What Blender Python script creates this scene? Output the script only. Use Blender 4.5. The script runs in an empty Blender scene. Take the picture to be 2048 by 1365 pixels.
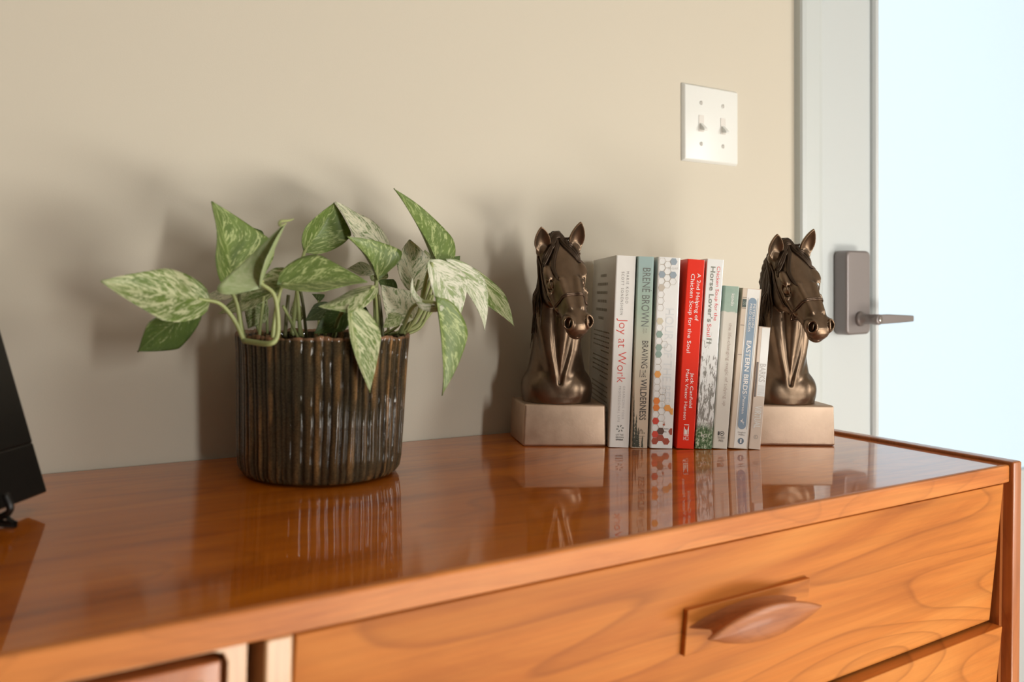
import bpy, bmesh, math, random
import numpy as np
from mathutils import Vector, Matrix

random.seed(7)
rng = np.random.default_rng(7)
SC = bpy.context.scene
COL = SC.collection

# ------------------------------------------------------------------ camera
# world: X to the right along the dresser, Y towards the wall (wall face at Y=0), dresser top at Z=0
CAM = np.array([-0.93366, -0.86352, 0.17445])
CR = np.array([0.839857, -0.542426, 0.020376])
CU = np.array([-0.022046, 0.003420, 0.999751])
CF = np.array([0.542360, 0.840097, 0.009086])
FPX, SY = 1635.68, -110.69
cam_d = bpy.data.cameras.new('camera')
cam_d.sensor_width = 36.0
cam_d.lens = FPX / 2048 * 36.0
cam_d.shift_y = SY / 2048.0
cam_d.clip_start = 0.02
cam_d.dof.use_dof = True
cam_d.dof.focus_distance = 0.95
cam_d.dof.aperture_fstop = 4.8
cam = bpy.data.objects.new('camera', cam_d)
COL.objects.link(cam)
cam.matrix_world = Matrix(((CR[0], CU[0], -CF[0], CAM[0]), (CR[1], CU[1], -CF[1], CAM[1]),
                           (CR[2], CU[2], -CF[2], CAM[2]), (0, 0, 0, 1)))
SC.camera = cam
SC.view_settings.view_transform = 'Standard'
SC.view_settings.look = 'None'
SC.view_settings.gamma = 1.0
SC.view_settings.exposure = -0.05
SC.view_settings.use_curve_mapping = False

# ------------------------------------------------------------------ sky and lamps
world = bpy.data.worlds.new('world')
SC.world = world
world.use_nodes = True
wb = world.node_tree.nodes['Background']
wb.inputs[0].default_value = (0.74, 0.87, 0.93, 1)
wb.inputs[1].default_value = 1.40


def area(name, loc, target, sx, sy, power, color):
    d = bpy.data.lights.new(name, 'AREA')
    d.shape = 'RECTANGLE'
    d.size, d.size_y = sx, sy
    d.energy = power
    d.color = color
    o = bpy.data.objects.new(name, d)
    COL.objects.link(o)
    o.location = loc
    v = Vector(target) - Vector(loc)
    o.rotation_euler = v.to_track_quat('-Z', 'Z').to_euler()
    return o


# daylight: window in the right wall (front part), window behind the camera, sunlit floor in front of the glass door
area('window_light_right', (1.50, -2.1, 0.30), (-0.4, 0, 0.1), 0.6, 1.1, 28, (1.0, 0.97, 0.92))
area('window_light_front', (-0.25, -3.6, 0.45), (-0.45, 0, 0.2), 0.20, 1.0, 34, (1.0, 0.97, 0.92))
area('sunlit_floor_light', (0.22, -1.75, -0.70), (-0.25, 0.0, 0.15), 1.4, 0.6, 38, (1.0, 0.95, 0.86))
pl = area('door_portal', (0.68, 0.15, 0.4), (0.68, -1.0, 0.4), 0.85, 1.7, 1, (1, 1, 1))
pl.data.cycles.is_portal = True


# ------------------------------------------------------------------ pixel -> point on a plane of the place
def ray(px, py):
    return CF + CR * (px - 1024) / FPX - CU * (py - 682.5 - SY) / FPX


def at(px, py, Y):
    d = ray(px, py)
    return CAM + d * (Y - CAM[1]) / d[1]


# ------------------------------------------------------------------ object helpers
def add(name, mesh, mat=None, parent=None, loc=None):
    o = bpy.data.objects.new(name, mesh)
    COL.objects.link(o)
    if mat is not None:
        mats = mat if isinstance(mat, (list, tuple)) else [mat]
        for m in mats:
            mesh.materials.append(m)
    if parent is not None:
        o.parent = parent
    if loc is not None:
        o.location = loc
    return o


def mesh_of(verts, faces, smooth=False, name='m'):
    me = bpy.data.meshes.new(name)
    me.from_pydata([tuple(map(float, v)) for v in verts], [], [tuple(map(int, f)) for f in faces])
    me.update()
    if smooth:
        me.polygons.foreach_set('use_smooth', [True] * len(me.polygons))
    return me


def empty(name, label, cat, loc=(0, 0, 0), rz=0.0, group=None):
    o = bpy.data.objects.new(name, None)
    o.empty_display_size = 0.02
    COL.objects.link(o)
    o.location = loc
    o.rotation_euler = (0, 0, rz)
    o['label'] = label
    o['category'] = cat
    if group:
        o['group'] = group
    return o


def soft_bevels(me):
    """main faces stay flat, only the narrow bevel strips are shaded smooth"""
    ar = np.array([p.area for p in me.polygons])
    me.polygons.foreach_set('use_smooth', ar < 0.10 * ar.max())


def box_mesh(x0, x1, y0, y1, z0, z1, bev=0.0, seg=2, name='box'):
    bm = bmesh.new()
    vs = [bm.verts.new(p) for p in ((x0, y0, z0), (x1, y0, z0), (x1, y1, z0), (x0, y1, z0),
                                    (x0, y0, z1), (x1, y0, z1), (x1, y1, z1), (x0, y1, z1))]
    for f in ((0, 3, 2, 1), (4, 5, 6, 7), (0, 1, 5, 4), (1, 2, 6, 5), (2, 3, 7, 6), (3, 0, 4, 7)):
        bm.faces.new([vs[i] for i in f])
    if bev > 0:
        bmesh.ops.bevel(bm, geom=bm.edges[:], offset=bev, segments=seg, profile=0.5, affect='EDGES')
    me = bpy.data.meshes.new(name)
    bm.to_mesh(me)
    bm.free()
    if bev > 0:
        soft_bevels(me)
    return me


def prism_mesh(pts, axis, a0, a1, bev=0.0, seg=2):
    """pts: 2-D outline; axis 'x': pts=(y,z) extruded x; 'y': pts=(x,z); 'z': pts=(x,y)"""
    def P(p, a):
        if axis == 'x':
            return (a, p[0], p[1])
        if axis == 'y':
            return (p[0], a, p[1])
        return (p[0], p[1], a)
    bm = bmesh.new()
    A = [bm.verts.new(P(p, a0)) for p in pts]
    B = [bm.verts.new(P(p, a1)) for p in pts]
    n = len(pts)
    bm.faces.new(A)
    bm.faces.new(B[::-1])
    for i in range(n):
        bm.faces.new((A[i], B[i], B[(i + 1) % n], A[(i + 1) % n]))
    bmesh.ops.recalc_face_normals(bm, faces=bm.faces[:])
    if bev > 0:
        bmesh.ops.bevel(bm, geom=[e for e in bm.edges if e.calc_face_angle(0) > 0.6], offset=bev, segments=seg, profile=0.5, affect='EDGES')
    me = bpy.data.meshes.new('prism')
    bm.to_mesh(me)
    bm.free()
    if bev > 0:
        soft_bevels(me)
    return me


def catmull(P, n=8):
    P = [np.asarray(p, float) for p in P]
    Q = [2 * P[0] - P[1]] + P + [2 * P[-1] - P[-2]]
    out = []
    for i in range(1, len(Q) - 2):
        for k in range(n):
            t = k / n
            a, b, c, d = Q[i - 1], Q[i], Q[i + 1], Q[i + 2]
            out.append(0.5 * ((2 * b) + (-a + c) * t + (2 * a - 5 * b + 4 * c - d) * t * t + (-a + 3 * b - 3 * c + d) * t ** 3))
    out.append(Q[-2])
    return np.array(out)


def tube(path, rad, sides=6, flat=1.0, up=None):
    """returns verts, faces of a tube along path; rad scalar or list"""
    path = np.asarray(path, float)
    n = len(path)
    r = np.full(n, rad) if np.isscalar(rad) else np.interp(np.linspace(0, 1, n), np.linspace(0, 1, len(rad)), rad)
    T = np.gradient(path, axis=0)
    T /= np.linalg.norm(T, axis=1)[:, None] + 1e-12
    ref = np.array([0, 0, 1.0]) if up is None else np.asarray(up, float)
    V, Fc = [], []
    side = None
    for i in range(n):
        s = np.cross(T[i], ref) if side is None else side - T[i] * (side @ T[i])
        if np.linalg.norm(s) < 1e-4:
            s = np.cross(T[i], [1, 0, 0.1])
        s /= np.linalg.norm(s)
        side = s
        w = np.cross(s, T[i])
        for k in range(sides):
            a = 2 * math.pi * k / sides
            V.append(path[i] + r[i] * (math.cos(a) * s + math.sin(a) * w * flat))
    for i in range(n - 1):
        for k in range(sides):
            a, b = i * sides + k, i * sides + (k + 1) % sides
            Fc.append((a, b, b + sides, a + sides))
    Fc.append(tuple(range(sides))[::-1])
    Fc.append(tuple(range((n - 1) * sides, n * sides)))
    return V, Fc


def merge(parts):
    V, Fc = [], []
    for v, f in parts:
        o = len(V)
        V += list(v)
        Fc += [tuple(i + o for i in q) for q in f]
    return V, Fc


def tube_mesh(path, rad, sides=8, n=8, flat=1.0, up=None):
    v, f = tube(catmull(path, n), rad, sides, flat, up)
    return mesh_of(v, f, True)


# ------------------------------------------------------------------ materials
def new_mat(name):
    m = bpy.data.materials.new(name)
    m.use_nodes = True
    nt = m.node_tree
    b = nt.nodes['Principled BSDF']
    return m, nt, b


def setp(b, **k):
    for n, v in k.items():
        n = n.replace('_', ' ')
        if n in b.inputs:
            s = b.inputs[n]
            s.default_value = (*v, 1) if isinstance(v, (tuple, list)) and len(v) == 3 and s.type == 'RGBA' else v


def plain(name, col, rough=0.5, **k):
    m, nt, b = new_mat(name)
    setp(b, Base_Color=col, Roughness=rough, **k)
    return m


def N(nt, typ, **k):
    n = nt.nodes.new(typ)
    for a, v in k.items():
        setattr(n, a, v)
    return n


def ramp(nt, stops, interp='LINEAR'):
    r = nt.nodes.new('ShaderNodeValToRGB')
    r.color_ramp.interpolation = interp
    el = r.color_ramp.elements
    while len(el) < len(stops):
        el.new(0.5)
    for e, (p, c) in zip(el, stops):
        e.position = p
        e.color = (*c, 1) if len(c) == 3 else c
    return r


def noise(nt, vec, scale, detail=4, rough=0.55, dist=0.0):
    n = nt.nodes.new('ShaderNodeTexNoise')
    n.inputs['Scale'].default_value = scale
    n.inputs['Detail'].default_value = detail
    n.inputs['Roughness'].default_value = rough
    n.inputs['Distortion'].default_value = dist
    if vec is not None:
        nt.links.new(vec, n.inputs['Vector'])
    return n


def mapping(nt, vec, scale=(1, 1, 1), loc=(0, 0, 0), rot=(0, 0, 0)):
    m = nt.nodes.new('ShaderNodeMapping')
    m.inputs['Scale'].default_value = scale
    m.inputs['Location'].default_value = loc
    m.inputs['Rotation'].default_value = rot
    nt.links.new(vec, m.inputs['Vector'])
    return m.outputs[0]


def math_n(nt, op, a, b=None, clamp=False):
    n = nt.nodes.new('ShaderNodeMath')
    n.operation = op
    n.use_clamp = clamp
    for i, x in enumerate((a, b)):
        if x is None:
            continue
        if isinstance(x, (int, float)):
            n.inputs[i].default_value = x
        else:
            nt.links.new(x, n.inputs[i])
    return n.outputs[0]


def mixc(nt, fac, a, b, mode='MIX'):
    n = nt.nodes.new('ShaderNodeMix')
    n.data_type = 'RGBA'
    n.blend_type = mode
    for s, x in ((n.inputs[0], fac), (n.inputs[6], a), (n.inputs[7], b)):
        if isinstance(x, (int, float)):
            s.default_value = x
        elif isinstance(x, (tuple, list)):
            s.default_value = (*x, 1) if len(x) == 3 else x
        else:
            nt.links.new(x, s)
    return n.outputs[2]


def bump(nt, b, h, strength=0.3, dist=0.001):
    n = nt.nodes.new('ShaderNodeBump')
    n.inputs['Strength'].default_value = strength
    n.inputs['Distance'].default_value = dist
    nt.links.new(h, n.inputs['Height'])
    nt.links.new(n.outputs[0], b.inputs['Normal'])


def objco(nt):
    return nt.nodes.new('ShaderNodeTexCoord').outputs['Object']


def bronze(name, light, dark, rough=0.36, metal=0.85):
    m, nt, b = new_mat(name)
    co = objco(nt)
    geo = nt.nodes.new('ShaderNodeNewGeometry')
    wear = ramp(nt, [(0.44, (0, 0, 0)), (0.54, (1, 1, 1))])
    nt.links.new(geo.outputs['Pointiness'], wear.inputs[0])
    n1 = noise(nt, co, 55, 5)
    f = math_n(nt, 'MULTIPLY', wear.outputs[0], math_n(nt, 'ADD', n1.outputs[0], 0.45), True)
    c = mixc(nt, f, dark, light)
    nt.links.new(c, b.inputs['Base Color'])
    setp(b, Metallic=metal, Roughness=rough)
    n2 = noise(nt, co, 420, 3)
    r = math_n(nt, 'ADD', math_n(nt, 'MULTIPLY', n1.outputs[0], 0.22), rough - 0.1)
    nt.links.new(r, b.inputs['Roughness'])
    bump(nt, b, n2.outputs[0], 0.12, 0.0004)
    return m


M = {}
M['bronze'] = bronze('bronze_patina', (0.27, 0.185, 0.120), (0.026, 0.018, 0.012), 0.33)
M['bronze_dark'] = bronze('bronze_dark', (0.26, 0.180, 0.120), (0.075, 0.052, 0.036), 0.36)
M['bronze_base'] = bronze('bronze_base', (0.56, 0.42, 0.31), (0.26, 0.180, 0.120), 0.44, 0.8)
M['bronze_strap'] = bronze('bronze_strap', (0.42, 0.30, 0.20), (0.12, 0.08, 0.055), 0.33)

# ================================================================== bronze horse head (signed distance sculpt, millimetres)
def smax(a, b, k):
    h = np.clip(0.5 - 0.5 * (b - a) / k, 0, 1)
    return b * (1 - h) + a * h + k * h * (1 - h)


class Sculpt:
    def __init__(s, lo, hi, h):
        s.lo = np.array(lo, float)
        s.h = h
        s.n = np.ceil((np.array(hi, float) - s.lo) / h).astype(int) + 1
        s.D = np.full(tuple(s.n), 12.0, np.float32)

    def blk(s, lo, hi):
        a = np.clip(np.floor((np.array(lo) - s.lo) / s.h).astype(int), 0, s.n - 1)
        b = np.clip(np.ceil((np.array(hi) - s.lo) / s.h).astype(int) + 1, 1, s.n)
        sl = tuple(slice(a[i], b[i]) for i in range(3))
        g = [s.lo[i] + s.h * np.arange(a[i], b[i], dtype=np.float32) for i in range(3)]
        X, Y, Z = np.meshgrid(*[q.astype(np.float32) for q in g], indexing='ij', copy=False)
        return sl, X, Y, Z

    def put(s, sl, d, k, sub):
        a = s.D[sl]
        d = d.astype(np.float32)
        if sub:
            d = -d
            h = np.clip(0.5 - 0.5 * (d - a) / k, 0, 1)
            s.D[sl] = np.maximum(a, (d * (1 - h) + a * h + 0) if False else (a + (d - a) * (1 - h)) + k * h * (1 - h))
        else:
            h = np.clip(0.5 + 0.5 * (a - d) / k, 0, 1)
            s.D[sl] = a * (1 - h) + d * h - k * h * (1 - h)


POLL = np.array([-60.9, -0.1, 235.5])
AX_L = np.array([0.986, 0.137, 0.095]); AX_L /= np.linalg.norm(AX_L)
AX_A = np.array([0.155, -0.543, -0.825]); AX_A -= AX_L * (AX_A @ AX_L); AX_A /= np.linalg.norm(AX_A)
AX_N = np.cross(AX_L, AX_A); AX_N = AX_N if AX_N[1] < 0 else -AX_N


def HP(u, v, w):
    return POLL + u * AX_L + v * AX_A + w * AX_N


S = Sculpt((-104, -72, 46), (0, 80, 264), 0.74)


def frame_co(X, Y, Z, c, axes):
    dx, dy, dz = X - c[0], Y - c[1], Z - c[2]
    return [dx * a[0] + dy * a[1] + dz * a[2] for a in axes]


HEAD = (AX_L, AX_A, AX_N)
WORLD = (np.array([1., 0, 0]), np.array([0, 1., 0]), np.array([0, 0, 1.]))


def ell(c, r, k=4, sub=False, head=True, ax=None):
    """ellipsoid at c with radii r, in head or bust axes"""
    cw = HP(*c) if head else np.array(c, float)
    axes = ax if ax is not None else (HEAD if head else WORLD)
    R = max(r) + k + 3
    sl, X, Y, Z = S.blk(cw - R, cw + R)
    q = frame_co(X, Y, Z, cw, axes)
    k0 = np.sqrt(sum((q[i] / r[i]) ** 2 for i in range(3)))
    k1 = np.sqrt(sum((q[i] / r[i] ** 2) ** 2 for i in range(3))) + 1e-6
    S.put(sl, k0 * (k0 - 1) / k1, k, sub)


def cone(a, b, ra, rb, k=4, sub=False, head=True, sc=(1, 1, 1)):
    """tapered capsule; sc squashes along u,v,w (head) or x,y,z"""
    A = HP(*a) if head else np.array(a, float)
    B = HP(*b) if head else np.array(b, float)
    R = max(ra, rb) * max(sc) + k + 3
    sl, X, Y, Z = S.blk(np.minimum(A, B) - R, np.maximum(A, B) + R)
    axes = HEAD if head else WORLD
    q = frame_co(X, Y, Z, A, axes)
    d = [(B - A) @ ax / sc[i] for i, ax in enumerate(axes)]
    q = [q[i] / sc[i] for i in range(3)]
    L = sum(x * x for x in d) + 1e-9
    t = np.clip((q[0] * d[0] + q[1] * d[1] + q[2] * d[2]) / L, 0, 1)
    dist = np.sqrt(sum((q[i] - t * d[i]) ** 2 for i in range(3)))
    S.put(sl, (dist - (ra + (rb - ra) * t)) * min(sc), k, sub)


def chain(pts, rads, k=3, sub=False, head=True):
    P = [HP(*p) if head else np.array(p, float) for p in pts]
    R = max(rads) + k + 3
    sl, X, Y, Z = S.blk(np.min(P, 0) - R, np.max(P, 0) + R)
    best = None
    for i in range(len(P) - 1):
        d = P[i + 1] - P[i]
        L = d @ d + 1e-9
        qx, qy, qz = X - P[i][0], Y - P[i][1], Z - P[i][2]
        t = np.clip((qx * d[0] + qy * d[1] + qz * d[2]) / L, 0, 1)
        e = np.sqrt((qx - t * d[0]) ** 2 + (qy - t * d[1]) ** 2 + (qz - t * d[2]) ** 2) - (rads[i] + (rads[i + 1] - rads[i]) * t)
        best = e if best is None else np.minimum(best, e)
    S.put(sl, best, k, sub)


EYES = []


def sculpt_horse():
    # ---- neck and chest: stacked ellipses (z, cx, cy, rx, ry)
    st = np.array([
        (40, -54, 37, 40.0, 34), (56, -54, 37, 41.0, 35), (66, -54, 38, 40, 35), (74, -54.5, 38, 38, 33), (84, -55, 37, 34, 31), (96, -55, 37, 31.5, 31),
        (112, -55, 37, 29, 30), (128, -55.5, 36, 27, 29.5), (145, -56.5, 35, 24.5, 29), (165, -58, 32, 21, 28),
        (185, -60, 28, 17.5, 26), (205, -61, 22, 14, 22), (220, -61.5, 15, 11, 15), (232, -61, 9, 8, 8)])
    sl, X, Y, Z = S.blk(S.lo, S.lo + S.h * S.n)
    z = Z[0, 0, :]
    P = [np.interp(z, st[:, 0], st[:, i]).astype(np.float32) for i in range(1, 5)]
    cx, cy, rx, ry = [p[None, None, :] for p in P]
    px, py = (X - cx) / rx, (Y - cy) / ry
    e = np.power(np.abs(px) ** 2.2 + np.abs(py) ** 2.2, 1 / 2.2)
    d = (e - 1) * np.minimum(rx, ry) * 0.9
    d = np.maximum(d, Z - 231)
    S.put(sl, d, 3, False)
    # pectorals, shoulders, breast bone
    for c, r in (((-72, 14, 64), (15, 12, 17)), ((-38, 14, 64), (15, 12, 17)), ((-84, 36, 66), (11, 26, 16)), ((-25, 36, 66), (11, 26, 16))):
        ell(c, r, 6, head=False)
    ell((-55, 14, 58), (20, 10.5, 34), 8, head=False)
    # broad muscle bands of the throat and the grooves between them
    chain([(-50, 9, 172), (-50.5, 8.5, 140), (-53, 9, 108), (-55, 9, 84), (-55, 10, 66)], [11, 11, 9, 6, 3.5], 8, False, False)
    chain([(-75, 15, 168), (-72.5, 12, 140), (-67, 10, 110), (-60.5, 8.5, 82), (-57, 10, 64)], [10, 10, 8.5, 6, 3], 8, False, False)
    chain([(-30, 20, 160), (-35, 16, 138), (-41, 12, 110), (-49.5, 9.0, 82), (-53, 10, 64)], [8, 8.5, 8, 6, 3], 8, False, False)
    chain([(-63, 1.5, 165), (-62.5, 0, 132), (-60, 0, 104), (-57.3, 0.5, 86), (-55.6, 2.0, 72)], [2.6, 2.6, 2.2, 1.2, 0.3], 4, True, False)
    chain([(-39.5, 5, 158), (-42, 0.5, 132), (-47, 0, 106), (-52.2, 0.5, 86), (-54.6, 2.0, 72)], [2.6, 2.6, 2.2, 1.2, 0.3], 4, True, False)
    chain([(-83, 18, 150), (-83, 10, 120), (-79, 3, 95), (-71, -0.5, 80)], [2.2, 2.4, 2.2, 1.2], 4, True, False)
    chain([(-27, 22, 132), (-27, 10, 106), (-34, 1, 86)], [2, 2.2, 1.2], 4, True, False)
    # ---- head: rounded sections along the face, then the modelling on top
    sec = np.array([(-10, -13, 8, 6), (-4, -13, 14, 12), (0, -14.5, 17, 14.5), (15, -16.5, 20, 18.5), (30, -18, 22.5, 21), (45, -20.5, 23.0, 24), (55, -21.5, 22.3, 25),
                    (65, -19.5, 20.3, 22.5), (76, -15.5, 17.8, 18.0), (86, -12.6, 15.6, 14.4), (96, -11.6, 14.2, 12.4), (104, -12, 14.2, 12.0), (112, -12.6, 12.4, 10.6), (116.5, -13.5, 8.5, 7), (119, -14, 3, 3)])
    pts_ = [HP(u, v, w) for u in (-32, 32) for v in (-16, 124) for w in (-55, 14)]
    sl, X, Y, Z = S.blk(np.min(pts_, 0), np.max(pts_, 0))
    U, V_, W_ = frame_co(X, Y, Z, POLL, HEAD)
    wc, ru, rw = [np.interp(V_, sec[:, 0], sec[:, i]) for i in (1, 2, 3)]
    e = np.power(np.abs(U / ru) ** 2.35 + np.abs((W_ - wc) / rw) ** 2.35, 1 / 2.35)
    d = (e - 1) * np.minimum(ru, rw) * 0.85
    d = np.maximum(d, np.maximum(-9 - V_, V_ - 118.5))
    S.put(sl, d, 4, False)
    for s in (-1, 1):
        ell((s * 13.0, 45, -34), (9.5, 20, 16), 3)              # jowl
        ell((s * 18, 72, -30), (6, 9, 7), 5, True)              # hollow in front of the jowl
        ell((s * 20.5, 41, -3.5), (5.0, 10, 4.0), 4)            # brow ridge
        cone((s * 21.5, 62, -14), (s * 16.5, 82, -16), 2.4, 1.4, 4)   # facial crest
        cone((s * 9.5, 56, 1.0), (s * 6.5, 90, -0.3), 2.6, 2.2, 5)    # edge of the nose bridge
        ell((s * 17, 14, -10), (6, 10, 8), 5)                   # temple, ear root
        ell((s * 18.5, 76, -5), (4.5, 14, 6), 5, True)          # hollow beside the nose bridge
        ell((s * 24, 28, -9), (3, 6, 4), 4, True)               # hollow above the eye
    ell((0, 108, -12), (11, 8, 9.5), 4)
    ell((0.5, 109.5, -22.0), (9.5, 8.5, 6.0), 3)                     # lower lip and chin
    for s in (-1, 1):
        ell((s * 10.5, 105, -6.5), (7.2, 8.5, 7.5), 3)          # nostril flare
        cone((s * 14, 96, -20.5), (s * 9, 112, -19), 0.9, 0.9, 1.5, True)   # mouth
        cone((s * 9, 112, -19), (0, 117, -18), 0.9, 0.9, 1.5, True)
    for s in (-1, 1):
        # eye: shallow almond socket and lids laid on the surface
        ec = snap(HP(s * 25, 54.5, -8.2))
        en = grad(ec)
        ell(tuple(ec), (5.2, 8.6, 3.0), 2.0, True, False, ax=(np.cross(AX_A, en), AX_A - en * (en @ AX_A), en))
        up = [snap(HP(s * 25, v, w), 0.2) for v, w in ((43.5, -9.5), (47.5, -4.6), (54, -2.4), (60.5, -4.8), (66, -11.5))]
        dn = [snap(HP(s * 25, v, w), -0.3) for v, w in ((43.5, -9.5), (49, -13.0), (57.5, -14.0), (66, -11.5))]
        chain(up, [0.5, 0.9, 1.0, 0.8, 0.4], 1.2, False, False)
        chain(dn, [0.5, 0.7, 0.7, 0.4], 1.2, False, False)
        crease = [snap(HP(s * 25, v, w), 0.2) for v, w in ((46, -4.5), (51, -0.8), (58, -1.2), (63, -4.5))]
        chain(crease, [0.5, 0.6, 0.6, 0.4], 1.5, True, False)
        EYES.append(ec - en * 4.7)
        # nostril opening with raised rim
        nc = HP(s * 11.6, 108.0, -3.4)
        nn = s * 0.62 * AX_L + 0.52 * AX_A + 0.58 * AX_N
        nn /= np.linalg.norm(nn)
        ta = AX_A * 0.75 - AX_N * 0.75 + s * 0.15 * AX_L
        ta -= nn * (ta @ nn); ta /= np.linalg.norm(ta)
        tb = np.cross(nn, ta)
        ell(tuple(nc - nn * 0.5), (6.6, 5.0, 4.2), 1.2, True, False, ax=(ta, tb, nn))
        loop = [nc + nn * (0.2 - 0.6 * math.cos(2 * a)) + ta * 6.9 * math.cos(a) + tb * 5.3 * math.sin(a) for a in np.linspace(0, 2 * math.pi, 17)]
        chain(loop, [1.15] * 17, 1.2, False, False)
        ell(tuple(nc - nn * 2.2 - tb * 1.0 * s), (4.6, 1.2, 3.0), 1.5, False, False, ax=(ta, tb, nn))
    # ---- ears
    for s, tip in ((-1, (-23.5, -4, 24)), (1, (23.0, -6, 26.5))):
        A = HP(s * 18.5, 9, -7); B = HP(*tip)
        L = np.linalg.norm(B - A)
        e = (B - A) / L
        o = np.array([0.30 * s, -1.0, 0.10]) if s > 0 else np.array([0.12, -1.0, 0.0])
        o -= e * (o @ e); o /= np.linalg.norm(o)
        sd = np.cross(e, o)
        sl, X, Y, Z = S.blk(np.minimum(A, B) - 14, np.maximum(A, B) + 14)
        x, y, w = frame_co(X, Y, Z, A, (sd, e, o))
        t = np.clip(y / L, 0, 1)
        W = 9.2 * np.maximum(np.sin(np.pi * np.power(t, 0.8)), 0) ** 0.75 + 2.2 * (1 - t) ** 2 + 0.25
        xn = np.clip(x / W, -1.2, 1.2)
        zc = -5.2 * (1 - xn ** 2) * np.sin(np.pi * np.clip(t * 0.9 + 0.08, 0, 1)) + 1.0
        th = 1.3 + 0.5 * np.abs(xn) ** 3
        d = smax(np.abs(w - zc) * 0.75 - th, (np.abs(x) - W) * 0.7 + 0.35, 1.6)
        d = np.maximum(d, np.maximum(-y - 2, y - L))
        S.put(sl, d, 1.5, False)
        ell(tuple(A - e * 1 + o * -2.0), (7.5, 7.5, 7), 5, head=False)
    # hair ridge between ears, down the crest
    chain([(-62, 6, 239), (-63, 18, 237), (-65, 30, 228), (-67, 42, 214), (-68, 52, 196)], [6, 7, 7, 7, 6], 6, False, False)
    # flat underside
    sl, X, Y, Z = S.blk(S.lo, S.lo + S.h * S.n)
    S.D[:] = np.maximum(S.D, 48.2 - Z)


def sample(P):
    q = (np.asarray(P, float) - S.lo) / S.h
    q = np.clip(q, 0, S.n - 1.001)
    i = q.astype(int); f = q - i
    out = 0
    for dx in (0, 1):
        for dy in (0, 1):
            for dz in (0, 1):
                w = (f[..., 0] if dx else 1 - f[..., 0]) * (f[..., 1] if dy else 1 - f[..., 1]) * (f[..., 2] if dz else 1 - f[..., 2])
                out = out + w * S.D[i[..., 0] + dx, i[..., 1] + dy, i[..., 2] + dz]
    return out


def grad(P):
    g = np.stack([sample(P + e) - sample(P - e) for e in np.eye(3)], -1)
    return g / (np.linalg.norm(g, axis=-1, keepdims=True) + 1e-6)


def snap(P, off=0.0, it=8):
    P = np.array(P, float)
    for _ in range(it):
        P = P - grad(P) * (np.clip(sample(P) - off, -3, 3) * 0.8)[..., None]
    return P


def surface_nets(D, lo, h):
    s = D < 0
    c = np.zeros(tuple(np.array(D.shape) - 1), np.int8)
    for dx in (0, 1):
        for dy in (0, 1):
            for dz in (0, 1):
                c += s[dx:D.shape[0] - 1 + dx, dy:D.shape[1] - 1 + dy, dz:D.shape[2] - 1 + dz]
    idx = np.argwhere((c > 0) & (c < 8))
    ids = np.full(c.shape, -1, np.int32)
    ids[idx[:, 0], idx[:, 1], idx[:, 2]] = np.arange(len(idx))
    corners = np.array([[x, y, z] for x in (0, 1) for y in (0, 1) for z in (0, 1)])
    val = np.stack([D[idx[:, 0] + q[0], idx[:, 1] + q[1], idx[:, 2] + q[2]] for q in corners], 1)
    acc = np.zeros((len(idx), 3)); cnt = np.zeros(len(idx))
    for a in range(8):
        for b in range(a + 1, 8):
            if np.abs(corners[a] - corners[b]).sum() != 1:
                continue
            va, vb = val[:, a], val[:, b]
            m = (va < 0) != (vb < 0)
            t = np.where(m, va / np.where(m, va - vb, 1), 0)
            p = corners[a] + t[:, None] * (corners[b] - corners[a])
            acc += p * m[:, None]; cnt += m
    V = lo + h * (idx + acc / cnt[:, None])
    F = []
    for ax in range(3):
        o1, o2 = [(1, 2), (2, 0), (0, 1)][ax]
        n = list(D.shape); n[ax] -= 1
        a = s[tuple(slice(0, n[i]) for i in range(3))]
        sh = [0, 0, 0]; sh[ax] = 1
        b = s[tuple(slice(sh[i], sh[i] + n[i]) for i in range(3))]
        e = np.argwhere(a != b)
        e = e[(e[:, o1] > 0) & (e[:, o2] > 0) & (e[:, o1] < D.shape[o1] - 1) & (e[:, o2] < D.shape[o2] - 1)]
        inside = a[e[:, 0], e[:, 1], e[:, 2]]
        d1 = np.zeros(3, int); d1[o1] = 1
        d2 = np.zeros(3, int); d2[o2] = 1
        q = [e - d1 - d2, e - d2, e, e - d1]
        q = np.stack([ids[x[:, 0], x[:, 1], x[:, 2]] for x in q], 1)
        q[~inside] = q[~inside][:, ::-1]
        F.append(q)
    return V, np.concatenate(F)


def big_mesh(V, F, name):
    me = bpy.data.meshes.new(name)
    me.vertices.add(len(V)); me.vertices.foreach_set('co', np.asarray(V, np.float32).ravel())
    me.loops.add(len(F) * 4); me.loops.foreach_set('vertex_index', np.asarray(F, np.int32).ravel())
    me.polygons.add(len(F))
    me.polygons.foreach_set('loop_start', np.arange(0, len(F) * 4, 4, dtype=np.int32))
    me.polygons.foreach_set('use_smooth', np.ones(len(F), bool))
    me.update(calc_edges=True)
    me.validate()
    return me


def smooth_path(P, off, n=10):
    return snap(catmull(P, n), off)


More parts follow.
